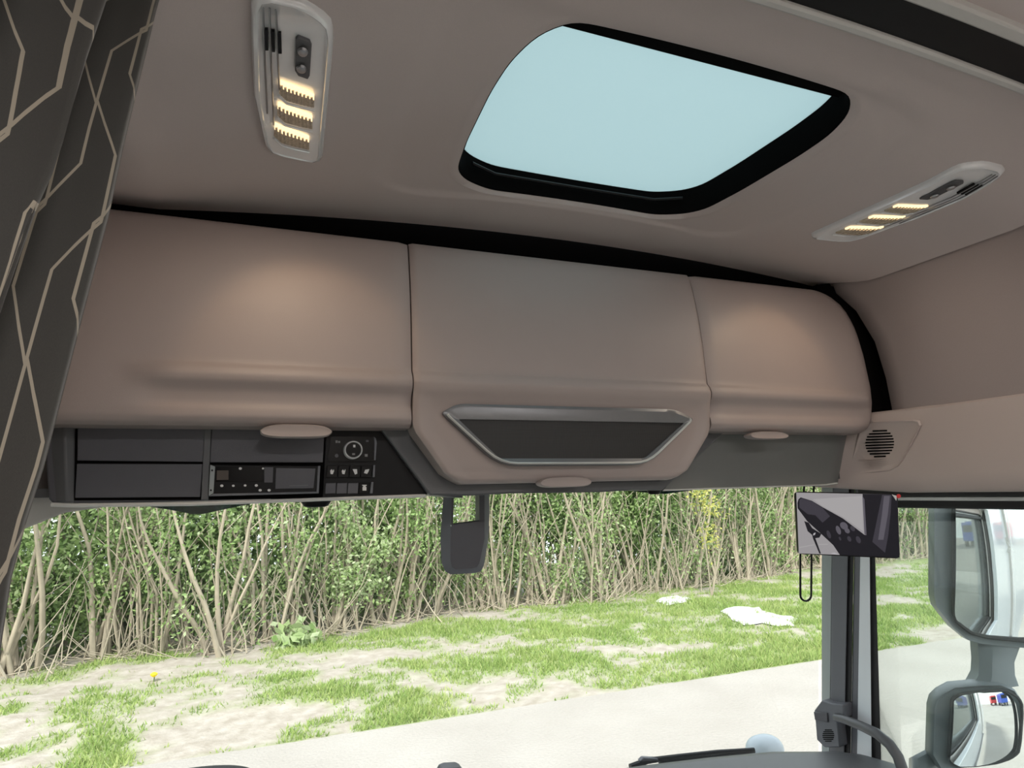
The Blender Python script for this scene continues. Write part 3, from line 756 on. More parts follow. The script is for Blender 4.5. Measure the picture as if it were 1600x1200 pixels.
for (x, y, r) in ((346.5, 759, 2.6), (364.5, 759, 2.2), (383, 758.5, 2.2), (400.5, 758.5, 2.6), (406.5, 766, 2.6), (420.5, 766, 2.6), (375.5, 732, 2.6), (411, 732, 1.8)):
    mb = MB(); mb.prism([P3(x + r * math.cos(t), y + r * math.sin(t) * .8, YC - .0145) for t in np.linspace(0, 2 * math.pi, 10, endpoint=False)], (0, .004, 0)); obj('button', mb, WHITE, ta)
for (x, y) in ((331.5, 735), (329.5, 766)):
    mb = MB(); mb.prism([P3(x + 1.6 * math.cos(t), y + 1.6 * math.sin(t), YC - .0148) for t in np.linspace(0, 2 * math.pi, 8, endpoint=False)], (0, .003, 0)); obj('screw_hole', mb, BLACK, ta)

# control panel: rotary knob and two rows of rocker switches
cp = thing('control_panel', 'black control panel with silver rotary knob and icon switches', 'control panel', P3(545, 772, YC - .01))
pl = rpoly([P3(x, y, YC - .010)[[0, 2]] for x, y in ((517, 682), (584, 682), (588, 690), (586, 721), (512, 721))], .004)
mb = MB(); mb.prism([(x, YC - .010, z) for x, z in pl], (0, .010, 0)); knp = obj('knob_plate', mb, DISP, cp)
def side_strip(pts):
    mb = MB(); mb.prism([P3(x, y, YC - .012) for x, y in pts], (0, .01, 0)); obj('edge_strip', mb, PILLAR, cp, bevel=.0008)
side_strip(((584, 682), (587.5, 685), (589, 692), (587, 719), (584.5, 719), (585, 692)))
side_strip(((583.5, 726.5), (586.5, 726.5), (585.5, 745.5), (582, 745.5)))
side_strip(((580, 753), (583.5, 753), (582.5, 771), (578, 771)))
kc = P3(551, 703.5, YC - .012)
def disc(c, r0, r1, y0, y1, n=40): return [[(c[0] + r0 * math.cos(t), y0, c[2] + r0 * math.sin(t)) for t in np.linspace(0, 2 * math.pi, n, endpoint=False)], [(c[0] + r1 * math.cos(t), y1, c[2] + r1 * math.sin(t)) for t in np.linspace(0, 2 * math.pi, n, endpoint=False)]]
rr = .0205
a, b = disc(kc, rr * 1.06, rr, YC - .012, YC - .030); c, d = disc(kc, rr * .93, rr * .84, YC - .031, YC - .027)
mb = MB(); mb.loft([a, b, c, d]); kn = obj('rotary_knob', mb, plastic('knob_silver', (.80, .80, .82), .25, .03, 60), cp, smooth=30)
mb = MB(); mb.loft(disc(kc, rr * .85, rr * .84, YC - .0265, YC - .0285)); obj('knob_cap', mb, DISP, kn)
def icon(par, px, py, y, shape, sc=1.0, mat=None):
    m = MB()
    for poly in shape: m.prism([P3(px + x * sc, py + yy * sc, y) for x, yy in poly], (0, .001, 0))
    obj('icon', m, mat or WHITE, par)
DIM = plastic('dim_icon', (.22, .22, .22), .5)
rect = lambda x0, y0, x1, y1: [(x0, y0), (x1, y0), (x1, y1), (x0, y1)]
icon(kn, 553.5, 697, YC - .0292, [rect(-1.6, -2, 1.8, 2)]); icon(kn, 552.5, 709.5, YC - .0292, [rect(-2.2, -1.4, 2.2, 1.4)], mat=DIM)
icon(knp, 527.5, 690, YC - .0112, [rect(-3, -2, 0, 2), rect(1, -1, 4, 2)], mat=DIM); icon(knp, 572, 711.5, YC - .0112, [rect(-2, -2, 2.4, 2)], mat=DIM)
icon(knp, 526, 712, YC - .0112, [[(3 * math.cos(t), 3 * math.sin(t)) for t in np.linspace(0, 6.28, 9)[:-1]]], mat=DARK)
icon(knp, 574, 689, YC - .0112, [rect(-2, -1.5, 2, 1.5)], mat=DARK)
for k in range(4):
    x0 = 509.5 + 17.9 * k
    mb = MB(); mb.prism([P3(x, y, YC - .011) for x, y in ((x0 + 1.5, 727.5), (x0 + 18, 727.5), (x0 + 17, 746), (x0 + .5, 746))], (0, .008, 0)); so = obj('switch', mb, DISP, cp, bevel=.0008)
    shp = [[[(-3, -2), (-.5, -4), (1, -1), (2.5, -4), (3, -1), (1, 4), (-2.5, 3.5)]], [[(-3, -1), (-1, -3.5), (1, -1), (2.5, -4), (3, -2), (1.5, 4), (-2, 3.5)]],
           [[(-4, -4), (3, -4), (3.5, 3), (0, 4.5)]], [[(-2, -3), (4.5, -4), (3, 0), (1, 3.5), (-4, 2)]]][k]
    icon(so, x0 + 9.5, 737, YC - .0118, shp)
    x1 = 507.5 + 17.5 * k
    mb = MB(); mb.prism([P3(x, y, YC - .010) for x, y in ((x1 + 1.5, 755), (x1 + 17.6, 754.5), (x1 + 16.8, 771), (x1 + .5, 771.5))], (0, .008, 0)); so = obj('switch', mb, DISP if k == 3 else DARK, cp, bevel=.0008)
    if k == 3: icon(so, x1 + 9.5, 762, YC - .0108, [rect(-3.5, -4.5, 3.5, -3), rect(-2, -3, 2, -1), rect(-3, -1, 3, 4.5)])

# small latches under the lip
for px, py, w, lab in ((494, 784, 19, 'small black latch under the console lip below the switches'), (1022, 765.5, 13, 'small black latch under the console lip right of centre')):
    c = P3(px, py, 1.59); mb = MB(); r = w * 1.7e-3
    mb.loft([[(c[0] + r * k * math.cos(t), 1.59 + r * .5 * k * math.sin(t), c[2] + z) for t in np.linspace(0, 2 * math.pi, 20, endpoint=False)] for k, z in ((1.15, .012), (1.1, .002), (.85, -.010), (.6, -.0125))])
    tag(obj('latch', mb, BLACK, smooth=50), lab, 'latch')

# ================================================================== SPEAKER PLATE IN THE PASSENGER MOULDING
spk = thing('speaker_grille', 'taupe slotted speaker grille on the moulding by the right locker', 'speaker', (1.09, 1.48, .03))
XS = 1.094
def trimx(y): return interp(y, [1.3, 1.42, 1.52, 1.60, 1.66], [1.11, 1.105, 1.085, 1.04, .97])
def sp3(px, py, d):
    p = atX(px, py, 1.095)
    for _ in range(4): p = atX(px, py, trimx(p[1]) - d)
    return p
op = [(1322, 742), (1343, 668), (1362, 657), (1428, 655), (1437, 657), (1440, 664), (1432, 680), (1412, 719), (1404, 729), (1390, 737), (1360, 740)]
cxp, cyp = 1385, 697
def ringp(k, d): return [sp3(cxp + (x - cxp) * k, cyp + (y - cyp) * k, d) for x, y in op]
mb = MB(); mb.loft([ringp(1.0, -.01), ringp(1.0, .004), ringp(.94, .009), ringp(.86, .004)], caps=True); obj('plate', mb, TAUPE_TRIM, spk, smooth=40)
for k in range(10):
    y = 672 + k * 4.45; hw = math.sqrt(max(0, 1 - ((y - 691.5) / 22.5) ** 2)) * 22.5
    sl = .055
    q = [sp3(1374.5 - hw, y + hw * sl * .6, .0075), sp3(1374.5 + hw, y - hw * sl * .6, .0075), sp3(1374.5 + hw, y - hw * sl * .6 + 2.3, .0075), sp3(1374.5 - hw, y + hw * sl * .6 + 2.3, .0075)]
    mb = MB(); mb.prism(q, (.006, 0, 0)); obj('slot', mb, BLACK_AND_SHADE, spk, smooth=0)
for k in range(6):
    y = 718 + k * 3.0
    q = [sp3(1338, y, .0052), sp3(1398 - k * 4, y - 2.5, .0052), sp3(1398 - k * 4, y - 1.6, .0052), sp3(1338, y + .9, .0052)]
    mb = MB(); mb.prism(q, (.004, 0, 0)); obj('ridge', mb, TAUPE_TRIM, spk, smooth=0)
# slotted vent in the driver-side moulding
ven = thing('air_vent', 'dark slotted vent in the beige corner moulding behind the curtain', 'vent', (-1.215, 1.62, .03))
mb = MB(); mb.prism([atX(x, y, -1.212) for x, y in ((30, 690), (63, 700), (68, 778), (30, 778))], (-.01, 0, 0)); obj('dark_backing', mb, BLACK_AND_SHADE, ven)
for k in range(8):
    y = 722 + k * 7.2
    q = [atX(x, yy, -1.208) for x, yy in ((28, y), (58, y + 1), (58, y + 2.8), (28, y + 1.8))]
    mb = MB(); mb.prism(q, (-.004, 0, 0)); obj('slat', mb, BEIGE, ven, smooth=0)

# ================================================================== MONITOR WITH CORD
mo = thing('monitor', 'slim black monitor showing a grey camera picture beside the pillar', 'monitor', atY(1330, 870, 1.43))
A = atY(1243, 767, 1.50); Bq = atY(1402, 770, 1.365); Cq = atY(1406, 873, 1.36); D = atY(1249, 866, 1.495)
nm = np.cross(Bq - A, D - A); nm /= np.linalg.norm(nm)
if nm[1] > 0: nm = -nm
ex = (Bq - A) / np.linalg.norm(Bq - A); ezv = (D - A) / np.linalg.norm(D - A)
def on(cx, cy, lift): p = atP(1230 + cx / 6, 750 + cy / 6, A, nm); return p + nm * lift
oc = rpoly([on(*p, 0) for p in ((76, 108), (1036, 126), (1060, 738), (106, 694))], .012)
mb = MB(); mb.prism(oc, -nm * .018); obj('case', mb, BLACK, mo, bevel=.002)
def EM(n, c):
    m = emit('screen_' + n, c, .8); b = m.node_tree.nodes['Principled BSDF']
    m.node_tree.links.remove(b.inputs['Base Color'].links[0]); b.inputs['Base Color'].default_value = (.004, .004, .005, 1); b.inputs['Specular IOR Level'].default_value = .15
    return m
S_BG, S_BG2, S_DK, S_SL, S_SL2, S_LT = EM('road', (.40, .38, .39)), EM('road_light', (.47, .45, .455)), EM('black', (.012, .011, .016)), EM('slate', (.055, .05, .065)), EM('slate_light', (.13, .12, .145)), EM('pale', (.55, .53, .56))
mb = MB()
def sc(pts, mi, l): mb.flat([on(x, y, l) for x, y in pts], mi)
sc(((84, 118), (700, 130), (1030, 136), (1052, 728), (492, 702), (108, 688)), 0, .0006)
sc(((240, 180), (700, 150), (710, 480), (520, 345), (330, 245)), 1, .0009)
sc(((95, 215), (105, 180), (125, 163), (230, 195), (330, 255), (520, 360), (720, 512), (742, 517), (704, 131), (1030, 136), (1052, 728), (492, 702), (430, 610), (320, 508), (185, 385), (97, 265)), 2, .0012)
sc(((112, 190), (130, 172), (232, 200), (300, 250), (260, 330), (190, 320), (112, 258)), 3, .0015)
sc(((232, 200), (330, 262), (400, 340), (330, 400), (262, 330)), 3, .0014)
sc(((703, 150), (722, 180), (742, 517), (722, 508)), 4, .0015)
sc(((888, 140), (976, 140), (968, 300), (945, 520), (915, 682), (796, 580)), 3, .0015)
sc(((905, 150), (960, 150), (940, 330), (900, 560), (850, 560), (885, 330)), 4, .0017)
for (x, y, a, b) in ((478, 470, 22, 42), (530, 430, 36, 36), (560, 475, 24, 26), (612, 455, 22, 26), (388, 510, 18, 38), (580, 552, 18, 26), (493, 550, 10, 18), (665, 560, 22, 34)):
    sc([(x + a * math.cos(t) + .3 * b * math.sin(t), y + b * math.sin(t)) for t in np.linspace(0, 2 * math.pi, 12, endpoint=False)], 4 if x in (478, 530, 560) else 3, .0016)
sc(((158, 385), (200, 400), (232, 450), (318, 505), (300, 540), (262, 545), (315, 690), (300, 690), (240, 548), (232, 515), (190, 480)), 2, .0016)
sc(((245, 500), (265, 492), (258, 515), (240, 520)), 5, .0018)
sc(((400, 690), (440, 680), (490, 702)), 5, .0018)
sc(((112, 628), (250, 603), (250, 611), (112, 637)), 1, .0016); sc(((292, 600), (380, 598), (380, 606), (292, 608)), 1, .0016)
obj('screen', mb, [S_BG, S_BG2, S_DK, S_SL, S_SL2, S_LT], mo, smooth=0, recalc=False)
mb = MB(); mb.prism([on(x, y, .0035) for x, y in ((978, 136), (1025, 150), (1018, 195))], -nm * .003); obj('sticker', mb, WHITE, mo)
mb = MB(); mb.prism([on(1040 + 20 * math.cos(t), 152 + 20 * math.sin(t), .004) for t in np.linspace(0, 6.28, 12, endpoint=False)], -nm * .004); obj('sticker', mb, RED, mo)
arm0 = on(800, 300, -.02); mb = MB(); arm0 = on(700, 420, -.015); mb.tube([arm0, arm0 + np.array([.06, .07, .0]), np.array([1.16, 1.72, arm0[2]])], .014, 8); obj('mount_arm', mb, BLACK, mo)
# blind pull cord hanging behind the monitor
pts = []
Y0 = 1.66
for px, py in ((1257, 752), (1254, 800), (1250.5, 868), (1250.5, 922)): pts.append(atY(px, py, Y0))
for t in np.linspace(math.pi, 0, 9): pts.append(atY(1259 + 8.5 * math.cos(t), 930 + 9 * math.sin(t), Y0))
for px, py in ((1268, 868), (1270, 800), (1272, 752)): pts.append(atY(px, py, Y0))
mb = MB(); mb.tube(pts, .0033, 6)
tag(obj('blind_cord', mb, BLACK), 'black looped blind cord hanging below the monitor', 'cord')

# ================================================================== CAMERA HOUSING ON THE WINDSCREEN
YH = 1.75
ch = thing('camera_housing', 'dark grey hanging camera housing with a square opening in front of the windscreen', 'camera housing', atY(726, 897, YH))
out = [(694, 760), (764, 760), (765, 800), (763, 842), (756, 884), (751, 893), (742, 895.5), (704, 897.5), (696, 893), (690, 880), (688, 845), (691, 800)]
hol = [(709, 776), (749, 774.5), (748.5, 812), (744, 815.5), (712, 819.5), (708, 819)]
front = [(706, 768), (757, 768), (757, 800), (757, 842), (749, 880), (745, 886), (738, 888), (712, 890), (706, 886), (704, 876), (704, 842), (705, 800)]
mb = MB(); n = len(out)
sideR = [[P3(x, y, YH + .055) for x, y in out], [P3(x, y, YH + .02) for x, y in out], [P3(x, y, YH) for x, y in front]]
mb.loft(sideR, caps=False)
obj('shell', mb, PILLAR, ch, smooth=40)
# front face with opening: strips around the hole
fr_ = [P3(x, y, YH) for x, y in ((706, 768), (757, 768), (757, 842), (749, 880), (745, 886), (738, 888), (712, 890), (706, 886), (704, 876), (704, 842))]
mb = MB()
H = [P3(x, y, YH) for x, y in ((709, 774), (749, 773), (749, 814), (708, 819.5))]
F = [P3(x, y, YH) for x, y in ((706, 768), (757, 768), (757, 812), (705, 819))]
mb.add(H + F, [(4, 5, 1, 0), (5, 6, 2, 1), (6, 7, 3, 2), (7, 4, 0, 3)])
H2 = [p + np.array([.004, .05, 0.0]) for p in H]
mb.loft([H, H2], caps=False)
low = [F[3], F[2]] + [P3(x, y, YH) for x, y in ((757, 842), (749, 880), (745, 886), (738, 888), (712, 890), (706, 886), (704, 876), (704, 842))]
mb.flat(low); obj('front_cover', mb, DARK, ch, smooth=40)
mb = MB(); bk = [P3(x, y, YH + .055) for x, y in ((764, 822), (765, 822), (763, 842), (756, 884), (742, 895.5), (704, 897.5), (690, 880), (688, 845), (689, 824))]; mb.flat(bk); obj('back_cover', mb, DARK, ch)

# ================================================================== GRAB HANDLE
gh = thing('grab_handle', 'black tubular grab handle with tweeter block on the passenger pillar', 'grab handle', (1.10, 1.8, -.9))
xg = 1.095
blk = [(1272, 1110), (1284, 1094), (1298, 1099), (1318, 1101), (1318, 1122), (1308, 1130), (1312, 1168), (1288, 1168), (1276, 1156), (1274, 1130)]
mb = MB(); mb.prism([atX(x, y, xg) for x, y in blk], (.06, .01, 0)); obj('mount_block', mb, PILLAR, gh, bevel=.004)
mb = MB(); mb.prism([atX(x, y, xg - .006) for x, y in ((1271, 1112), (1292, 1114), (1293, 1129), (1273, 1125))], (.01, 0, 0)); obj('mount_cap', mb, DARK, gh, bevel=.002)
for k in range(7):
    y = 1140 + k * 2.9; hw = math.sqrt(max(.02, 1 - ((y - 1148.5) / 10.5) ** 2)) * 9
    mb = MB(); mb.prism([atX(x, yy, xg - .0015) for x, yy in ((1294 - hw, y), (1294 + hw, y), (1294 + hw, y + 1.4), (1294 - hw, y + 1.4))], (.004, 0, 0)); obj('tweeter_slot', mb, BLACK_AND_SHADE, gh, smooth=0)
pth = [(1306, 1121, 1.09), (1322, 1125, 1.08), (1345, 1134, 1.07), (1370, 1146, 1.06), (1390, 1163, 1.055), (1403, 1182, 1.05), (1410, 1202, 1.05), (1414, 1240, 1.05)]
mb = MB(); mb.tube([atX(*p) for p in pth], [.0125, .0135, .0145, .0155, .016, .016, .016, .016], 12); obj('tube', mb, DARK2, gh)

# ================================================================== DOOR MIRROR (outside, passenger side)
def mirror(label):
    mi = thing('door_mirror', label, 'mirror', (1.45, 1.5, -1.0))
    C0 = np.array([1.52, 1.47, -.27]); a0 = math.radians(35.5); n0 = np.array([-math.sin(a0), -math.cos(a0), 0.0]); tx = np.array([math.cos(a0), -math.sin(a0), 0.0])
    def pl(px, py, lift=0, c=C0): return atP(px, py, c, n0) + n0 * lift
    ho = [(1459, 770), (1459, 930), (1463, 948), (1490, 982), (1512, 1000), (1535, 1006), (1600, 1012), (1652, 1010), (1668, 990), (1675, 760), (1655, 700), (1480, 705)]
    cc = np.mean([pl(*p) for p in ho], axis=0)
    def hr(k, d): return [cc + (pl(*p) - cc) * k + n0 * d for p in ho]
    m = MB(); m.loft([hr(.95, .0), hr(1.0, .004), hr(1.0, -.05), hr(.9, -.10), hr(.6, -.13)], caps=True); obj('upper_housing', m, HOUSING, mi, smooth=45)
    # mildly convex glass
    def glass(outline, c, curv, cu, tilt, lift):
        pts = [atP(px, py, c, n0) for px, py in outline]; cen = np.mean(pts, axis=0); m = MB(); rings = []
        N = 12
        for k in range(N + 1):
            t = k / N; r = []
            for p in pts:
                q = cen + (p - cen) * max(t, .001); dx = np.dot(q - cen, tx); dz = q[2] - cen[2]
                r.append(q + n0 * (lift - (dx * dx + dz * dz) / (2 * curv) + dx * math.tan(tilt)))
            rings.append(r)
        # densify outline
        m.loft(rings, caps=False); return m
    def dens(o, n=72):
        p = np.array(o + [o[0]], float); d = np.r_[0, np.cumsum(np.linalg.norm(np.diff(p, axis=0), axis=1))]; t = np.linspace(0, d[-1], n, endpoint=False)
        return [(np.interp(q, d, p[:, 0]), np.interp(q, d, p[:, 1])) for q in t]
    og = [(1488, 760), (1488, 958), (1494, 972), (1516, 988), (1540, 994), (1600, 1000), (1645, 998), (1655, 984), (1660, 760), (1640, 715), (1500, 718)]
    m = glass(dens(og), C0, 1.9, 0, math.radians(-3.5), .028); obj('upper_glass', m, MIRROR, mi, smooth=180)
    rimpts = [pl(x, y, .010) for x, y in dens(og, 60)]
    m = MB(); m.tube(rimpts + [rimpts[0]], .007, 6, caps=False); obj('upper_rim', m, RUBBER, mi)
    C1 = np.array([1.42, 1.47, -.74])
    Zm = lambda x, y: (1240 + x / 4.444, 980 + y / 4.444)
    ho2 = [Zm(*p) for p in ((968, 560), (985, 500), (1030, 455), (1110, 412), (1290, 396), (1440, 394), (1540, 436), (1588, 510), (1584, 700), (1562, 885), (1420, 955), (1140, 985), (1015, 985), (958, 890))]
    c2 = np.mean([pl(*p, 0, C1) for p in ho2], axis=0)
    def hr2(k, d): return [c2 + (pl(*p, 0, C1) - c2) * k + n0 * d for p in ho2]
    m = MB(); m.loft([hr2(.9, -.004), hr2(.97, .004), hr2(1.0, -.004), hr2(1.02, -.05), hr2(.85, -.09), hr2(.5, -.11)], caps=True); obj('lower_housing', m, HOUSING, mi, smooth=45)
    og2 = [Zm(*p) for p in ((1092, 500), (1110, 480), (1150, 460), (1300, 440), (1460, 430), (1545, 480), (1570, 520), (1573, 600), (1560, 780), (1545, 862), (1490, 900), (1400, 930), (1250, 950), (1140, 953), (1085, 925), (1068, 905))]
    m = glass(dens(og2), C1, .55, 0, math.radians(-8), .024); obj('lower_glass', m, MIRROR, mi, smooth=180)
    rimpts = [pl(x, y, .010, C1) for x, y in dens(og2, 60)]
    m = MB(); m.tube(rimpts + [rimpts[0]], .005, 6, caps=False); obj('lower_rim', m, RUBBER, mi)
    # neck between the two housings
    ring = []
    for y, x0, x1 in ((990, 1526, 1600), (1010, 1528, 1594), (1035, 1530, 1585), (1055, 1529, 1586), (1072, 1520, 1592)):
        t = (y - 990) / 82; c = lerp(C0, C1, t) - n0 * .03
        A_ = atP(x0, y, c, n0); B_ = atP(x1, y, c, n0); M_ = (A_ + B_) / 2 + n0 * .03
        ring.append([A_, lerp(A_, M_, .6), lerp(B_, M_, .5), B_, B_ - n0 * .06, A_ - n0 * .06])
    m = MB(); m.loft(ring); obj('neck', m, HOUSING, mi, smooth=30)
    q0 = pl(1462, 1192, -.05, C1); m = MB(); m.tube([q0 + np.array([.06, .0, .0]), q0 + np.array([-.02, .02, -.03]), np.array([1.24, 1.60, q0[2] - .10])], [.03, .035, .045], 10); obj('arm', m, HOUSING, mi)
    return mi
mirror('grey double door mirror outside the passenger window reflecting the white truck side')

# ================================================================== OUTSIDE OF THE TRUCK
tk = tag(bpy.data.objects.new('truck_side', None), 'white outer side of the truck cab seen in the mirrors', 'truck', kind='structure'); COL.objects.link(tk); tk.location = (1.27, 0, -2.3)
mb = MB(); mb.box((1.245, -1.2, -2.2), (1.275, .15, .9)); obj('side_panel', mb, WHITEPAINT, tk)
mb = MB(); mb.box((1.245, .15, -2.2), (1.275, 1.58, -1.0)); obj('door_panel', mb, WHITEPAINT, tk, bevel=.005)
mb = MB(); mb.box((1.22, .15, .0), (1.275, 1.72, .9)); obj('roof_side', mb, WHITEPAINT, tk)
mb = MB(); mb.box((1.15, -9, -2.3), (1.25, -1.6, .9)); obj('trailer_side', mb, WHITEPAINT, tk)
mb = MB(); mb.box((-1.22, 2.12, -2.4), (1.22, 2.34, -1.30)); obj('front_panel', mb, WHITEPAINT, tk, bevel=.02)
# exterior sun visor above the windscreen
vis = MB()
top = [(-1.22, .09), (1.15, .09)]
lowl = [(235, 792), (262, 796), (302, 803.5), (318, 803), (350, 796), (398, 786), (500, 778), (700, 770), (900, 765), (985, 767), (1012, 770), (1040, 772), (1075, 767), (1110, 760), (1230, 752)]
vis.prism([atY(x, y, 2.25) for x, y in lowl] + [np.array([1.15, 2.25, .12]), np.array([-1.2, 2.25, .12])], (0, .006, 0))
sv = thing('sun_visor', 'smoked dark blue sun visor edge showing under the console', 'sun visor', (0, 2.25, .0))
obj('visor_plate', vis, SMOKE, sv)
for bx in (-.9, 0, .9): mb = MB(); mb.box((bx - .02, 2.15, .08), (bx + .02, 2.26, .11)); obj('bracket', mb, BLACK, sv)
# wiper and rounded cap at the foot of the windscreen
wi = thing('windscreen_wiper', 'black windscreen wiper lying behind the dashboard edge', 'wiper', atY(1000, 1190, 2.16))
mb = MB(); mb.tube([atY(x, y, 2.16) for x, y in ((985, 1199), (1010, 1189), (1060, 1182), (1120, 1175), (1178, 1171))], [.012, .011, .009, .008, .007], 8); obj('arm', mb, BLACK, wi)
mb = MB(); mb.tube([atY(x, y, 2.17) for x, y in ((1030, 1192), (1100, 1183), (1179, 1174))], .006, 6); obj('blade', mb, RUBBER, wi)
mb = MB(); mb.prism([atY(x, y, 2.15) for x, y in ((1000, 1190), (1006, 1184), (1028, 1185), (1032, 1191))], (0, .02, 0)); obj('hinge', mb, DARK, wi, bevel=.003)
mb = MB()
cO = atY(1195, 1172, 2.3); 
def dome(u, v):
    t = 2 * math.pi * u; r = math.sin(v * math.pi / 2)
    return (cO[0] + .082 * math.copysign(abs(math.cos(t)) ** .7, math.cos(t)) * r, cO[1] + .06 * math.sin(t) * r, cO[2] - .02 + .078 * math.cos(v * math.pi / 2) ** .6)
mb.grid(dome, 28, 10); cap = obj('kerb_mirror', mb, plastic('pale_blue_grey_cap', (.42, .48, .52), .35, .04, 10), smooth=180)
tag(cap, 'pale blue-grey rounded mirror cap outside beyond the wiper', 'mirror')
mb = MB(); mb.prism([atY(x, y, 1.93) for x, y in ((688, 1212), (692, 1204), (700, 1201), (718, 1200), (724, 1203), (727, 1212))], (0, .05, 0))
sn = obj('dash_sensor', mb, DARK, bevel=.004); tag(sn, 'small dark sensor pod on the dashboard at the bottom edge', 'sensor')

# ================================================================== THE YARD OUTSIDE
GZ = -EYE
mb = MB(); mb.box((-60, -60, GZ - .2), (80, 8.72, GZ))
struct('concrete_yard', mb, ground_mat('pale_concrete', 'concrete'), 'pale concrete yard in front of the truck', 'pavement', smooth=0)
def cover(x, y):
    n = mnoise.noise(Vector((x * .55 + 3, y * .62 + 8, 0))) * .55 + mnoise.noise(Vector((x * 1.5, y * 1.7, 4))) * .5 + mnoise.noise(Vector((x * 4.5, y * 4.5, 9))) * .38
    bias = interp(x, [-6, -2, 1, 5, 9, 14, 24], [-.12, -.14, .05, .12, .22, .12, .1])
    bias += -.16 * math.exp(-((y - 9.6) / 1.0) ** 2) * (1 if x < 4 else .3)
    bias -= .3 * sstep(14.2, 15.2, y) * (1 if x < 7 else .3)
    return n + bias + .12
def gz(x, y):
    return GZ + .12 * sstep(8.7, 10.5, y) * (.5 + .5 * mnoise.noise(Vector((x * .6, y * .6, 2)))) + .05 * mnoise.noise(Vector((x * 1.7, y * 1.7, 7))) * sstep(8.72, 9.2, y)
nx, ny = 260, 90
X0, X1, Y0g, Y1g = -14, 40, 8.70, 24
mb = MB(); mb.grid(lambda u, v: (lerp(X0, X1, u), lerp(Y0g, Y1g, v), gz(lerp(X0, X1, u), lerp(Y0g, Y1g, v))), nx, ny)
verge = struct('ground_verge', mb, ground_mat('dirt_and_grass', 'verge'), 'dry dirt verge with patchy grass beyond the concrete', 'ground', smooth=180)
ca = verge.data.attributes.new('cover', 'FLOAT', 'POINT')
vv = np.array(mb.v); ca.data.foreach_set('value', [float(sstep(-.15, .40, cover(p[0], p[1]))) * .85 for p in vv])

def blade_mesh(name, roots, hs, ws, tints, mat, parent=None):
    n = len(roots); roots = np.array(roots); ang = rng.uniform(0, 2 * math.pi, n); lean = rng.normal(0, .45, (n, 2))
    dx = np.c_[np.cos(ang), np.sin(ang), np.zeros(n)] * np.array(ws)[:, None] / 2
    tip = roots + np.c_[lean * np.array(hs)[:, None], np.array(hs)]
    v = np.empty((n, 3, 3)); v[:, 0] = roots - dx; v[:, 1] = roots + dx; v[:, 2] = tip
    me = bpy.data.meshes.new(name); c = v.reshape(-1, 3); base = np.zeros(3) if parent is None else origin_of(parent)
    me.from_pydata((c - base).tolist(), [], np.arange(3 * n).reshape(-1, 3).tolist()); me.materials.append(mat)
    a = me.attributes.new('tint', 'FLOAT', 'POINT'); a.data.foreach_set('value', np.repeat(np.array(tints), 3).astype(float))
    o = bpy.data.objects.new(name, me); COL.objects.link(o)
    if parent: o.parent = parent
    return o
roots, hs, ws, tn = [], [], [], []
while len(roots) < 95000:
    y = 8.72 + 7.6 * random.random() ** 1.15; x = random.uniform(-1.0 * y * .62, y * 1.75)
    c = cover(x, y)
    if c < -.05 + random.random() * .45: continue
    roots.append((x, y, gz(x, y) - .01)); k = min(1.0, c * 1.4)
    hs.append(random.uniform(.03, .08) + .11 * k * random.random()); ws.append(random.uniform(.014, .032))
    tn.append(min(1, max(0, random.gauss(.55, .2) + .25 * mnoise.noise(Vector((x * .8, y * .8, 20))))))
gr = blade_mesh('grass', roots, hs, ws, tn, GRASS)
tag(gr, 'bright green grass growing in patches on the dirt verge', 'grass', kind='stuff')

# white sheets lying on the verge, a dandelion
def sheet(pts, lab):
    P = [atZ(x, y, GZ) for x, y in pts]; c = np.mean(P, axis=0); m = MB(); rings = []
    P = [np.array(p) for p in P]
    dn = []
    for i in range(len(P)):
        for t in (0, .5): q = lerp(P[i], P[(i + 1) % len(P)], t); dn.append(q + np.array([random.uniform(-.05, .05), random.uniform(-.05, .05), 0]))
    for k in range(6):
        t = 1 - k / 6
        rings.append([(c[0] + (q[0] - c[0]) * t, c[1] + (q[1] - c[1]) * t, gz(q[0], q[1]) + (.02 if k == 0 else .08 + .05 * mnoise.noise(Vector((q[0] * 3 * t, q[1] * 3 * t, k))))) for q in dn])
    m.loft(rings); return tag(obj('plaster_heap', m, LITTER, smooth=30), lab, 'rubble', 'white heaps on the verge')
sheet([(1022, 946), (1040, 940), (1062, 938), (1081, 944), (1070, 950), (1045, 953)], 'smaller white heap lying at the foot of the thicket')
sheet([(1128, 962), (1150, 956), (1175, 955), (1195, 962), (1215, 968), (1248, 972), (1240, 983), (1215, 985), (1190, 980), (1165, 984), (1145, 976)], 'larger white heap on the grass left of the pillar')
fp_ = atZ(240, 1062, GZ + .06); fl = thing('dandelion', 'single yellow dandelion in the grass at lower left', 'flower', (fp_[0], fp_[1], GZ))
mb = MB(); mb.tube([(fp_[0], fp_[1], GZ), (fp_[0] + .01, fp_[1], GZ + .1)], .008, 5); obj('stem', mb, LEAF, fl)
mb = MB(); mb.loft([[(fp_[0] + r * math.cos(t), fp_[1] + r * math.sin(t), GZ + .1 + h) for t in np.linspace(0, 6.283, 14, endpoint=False)] for r, h in ((.015, 0), (.05, .03), (.055, .05), (.025, .07))]); obj('petals', mb, PETAL, fl)

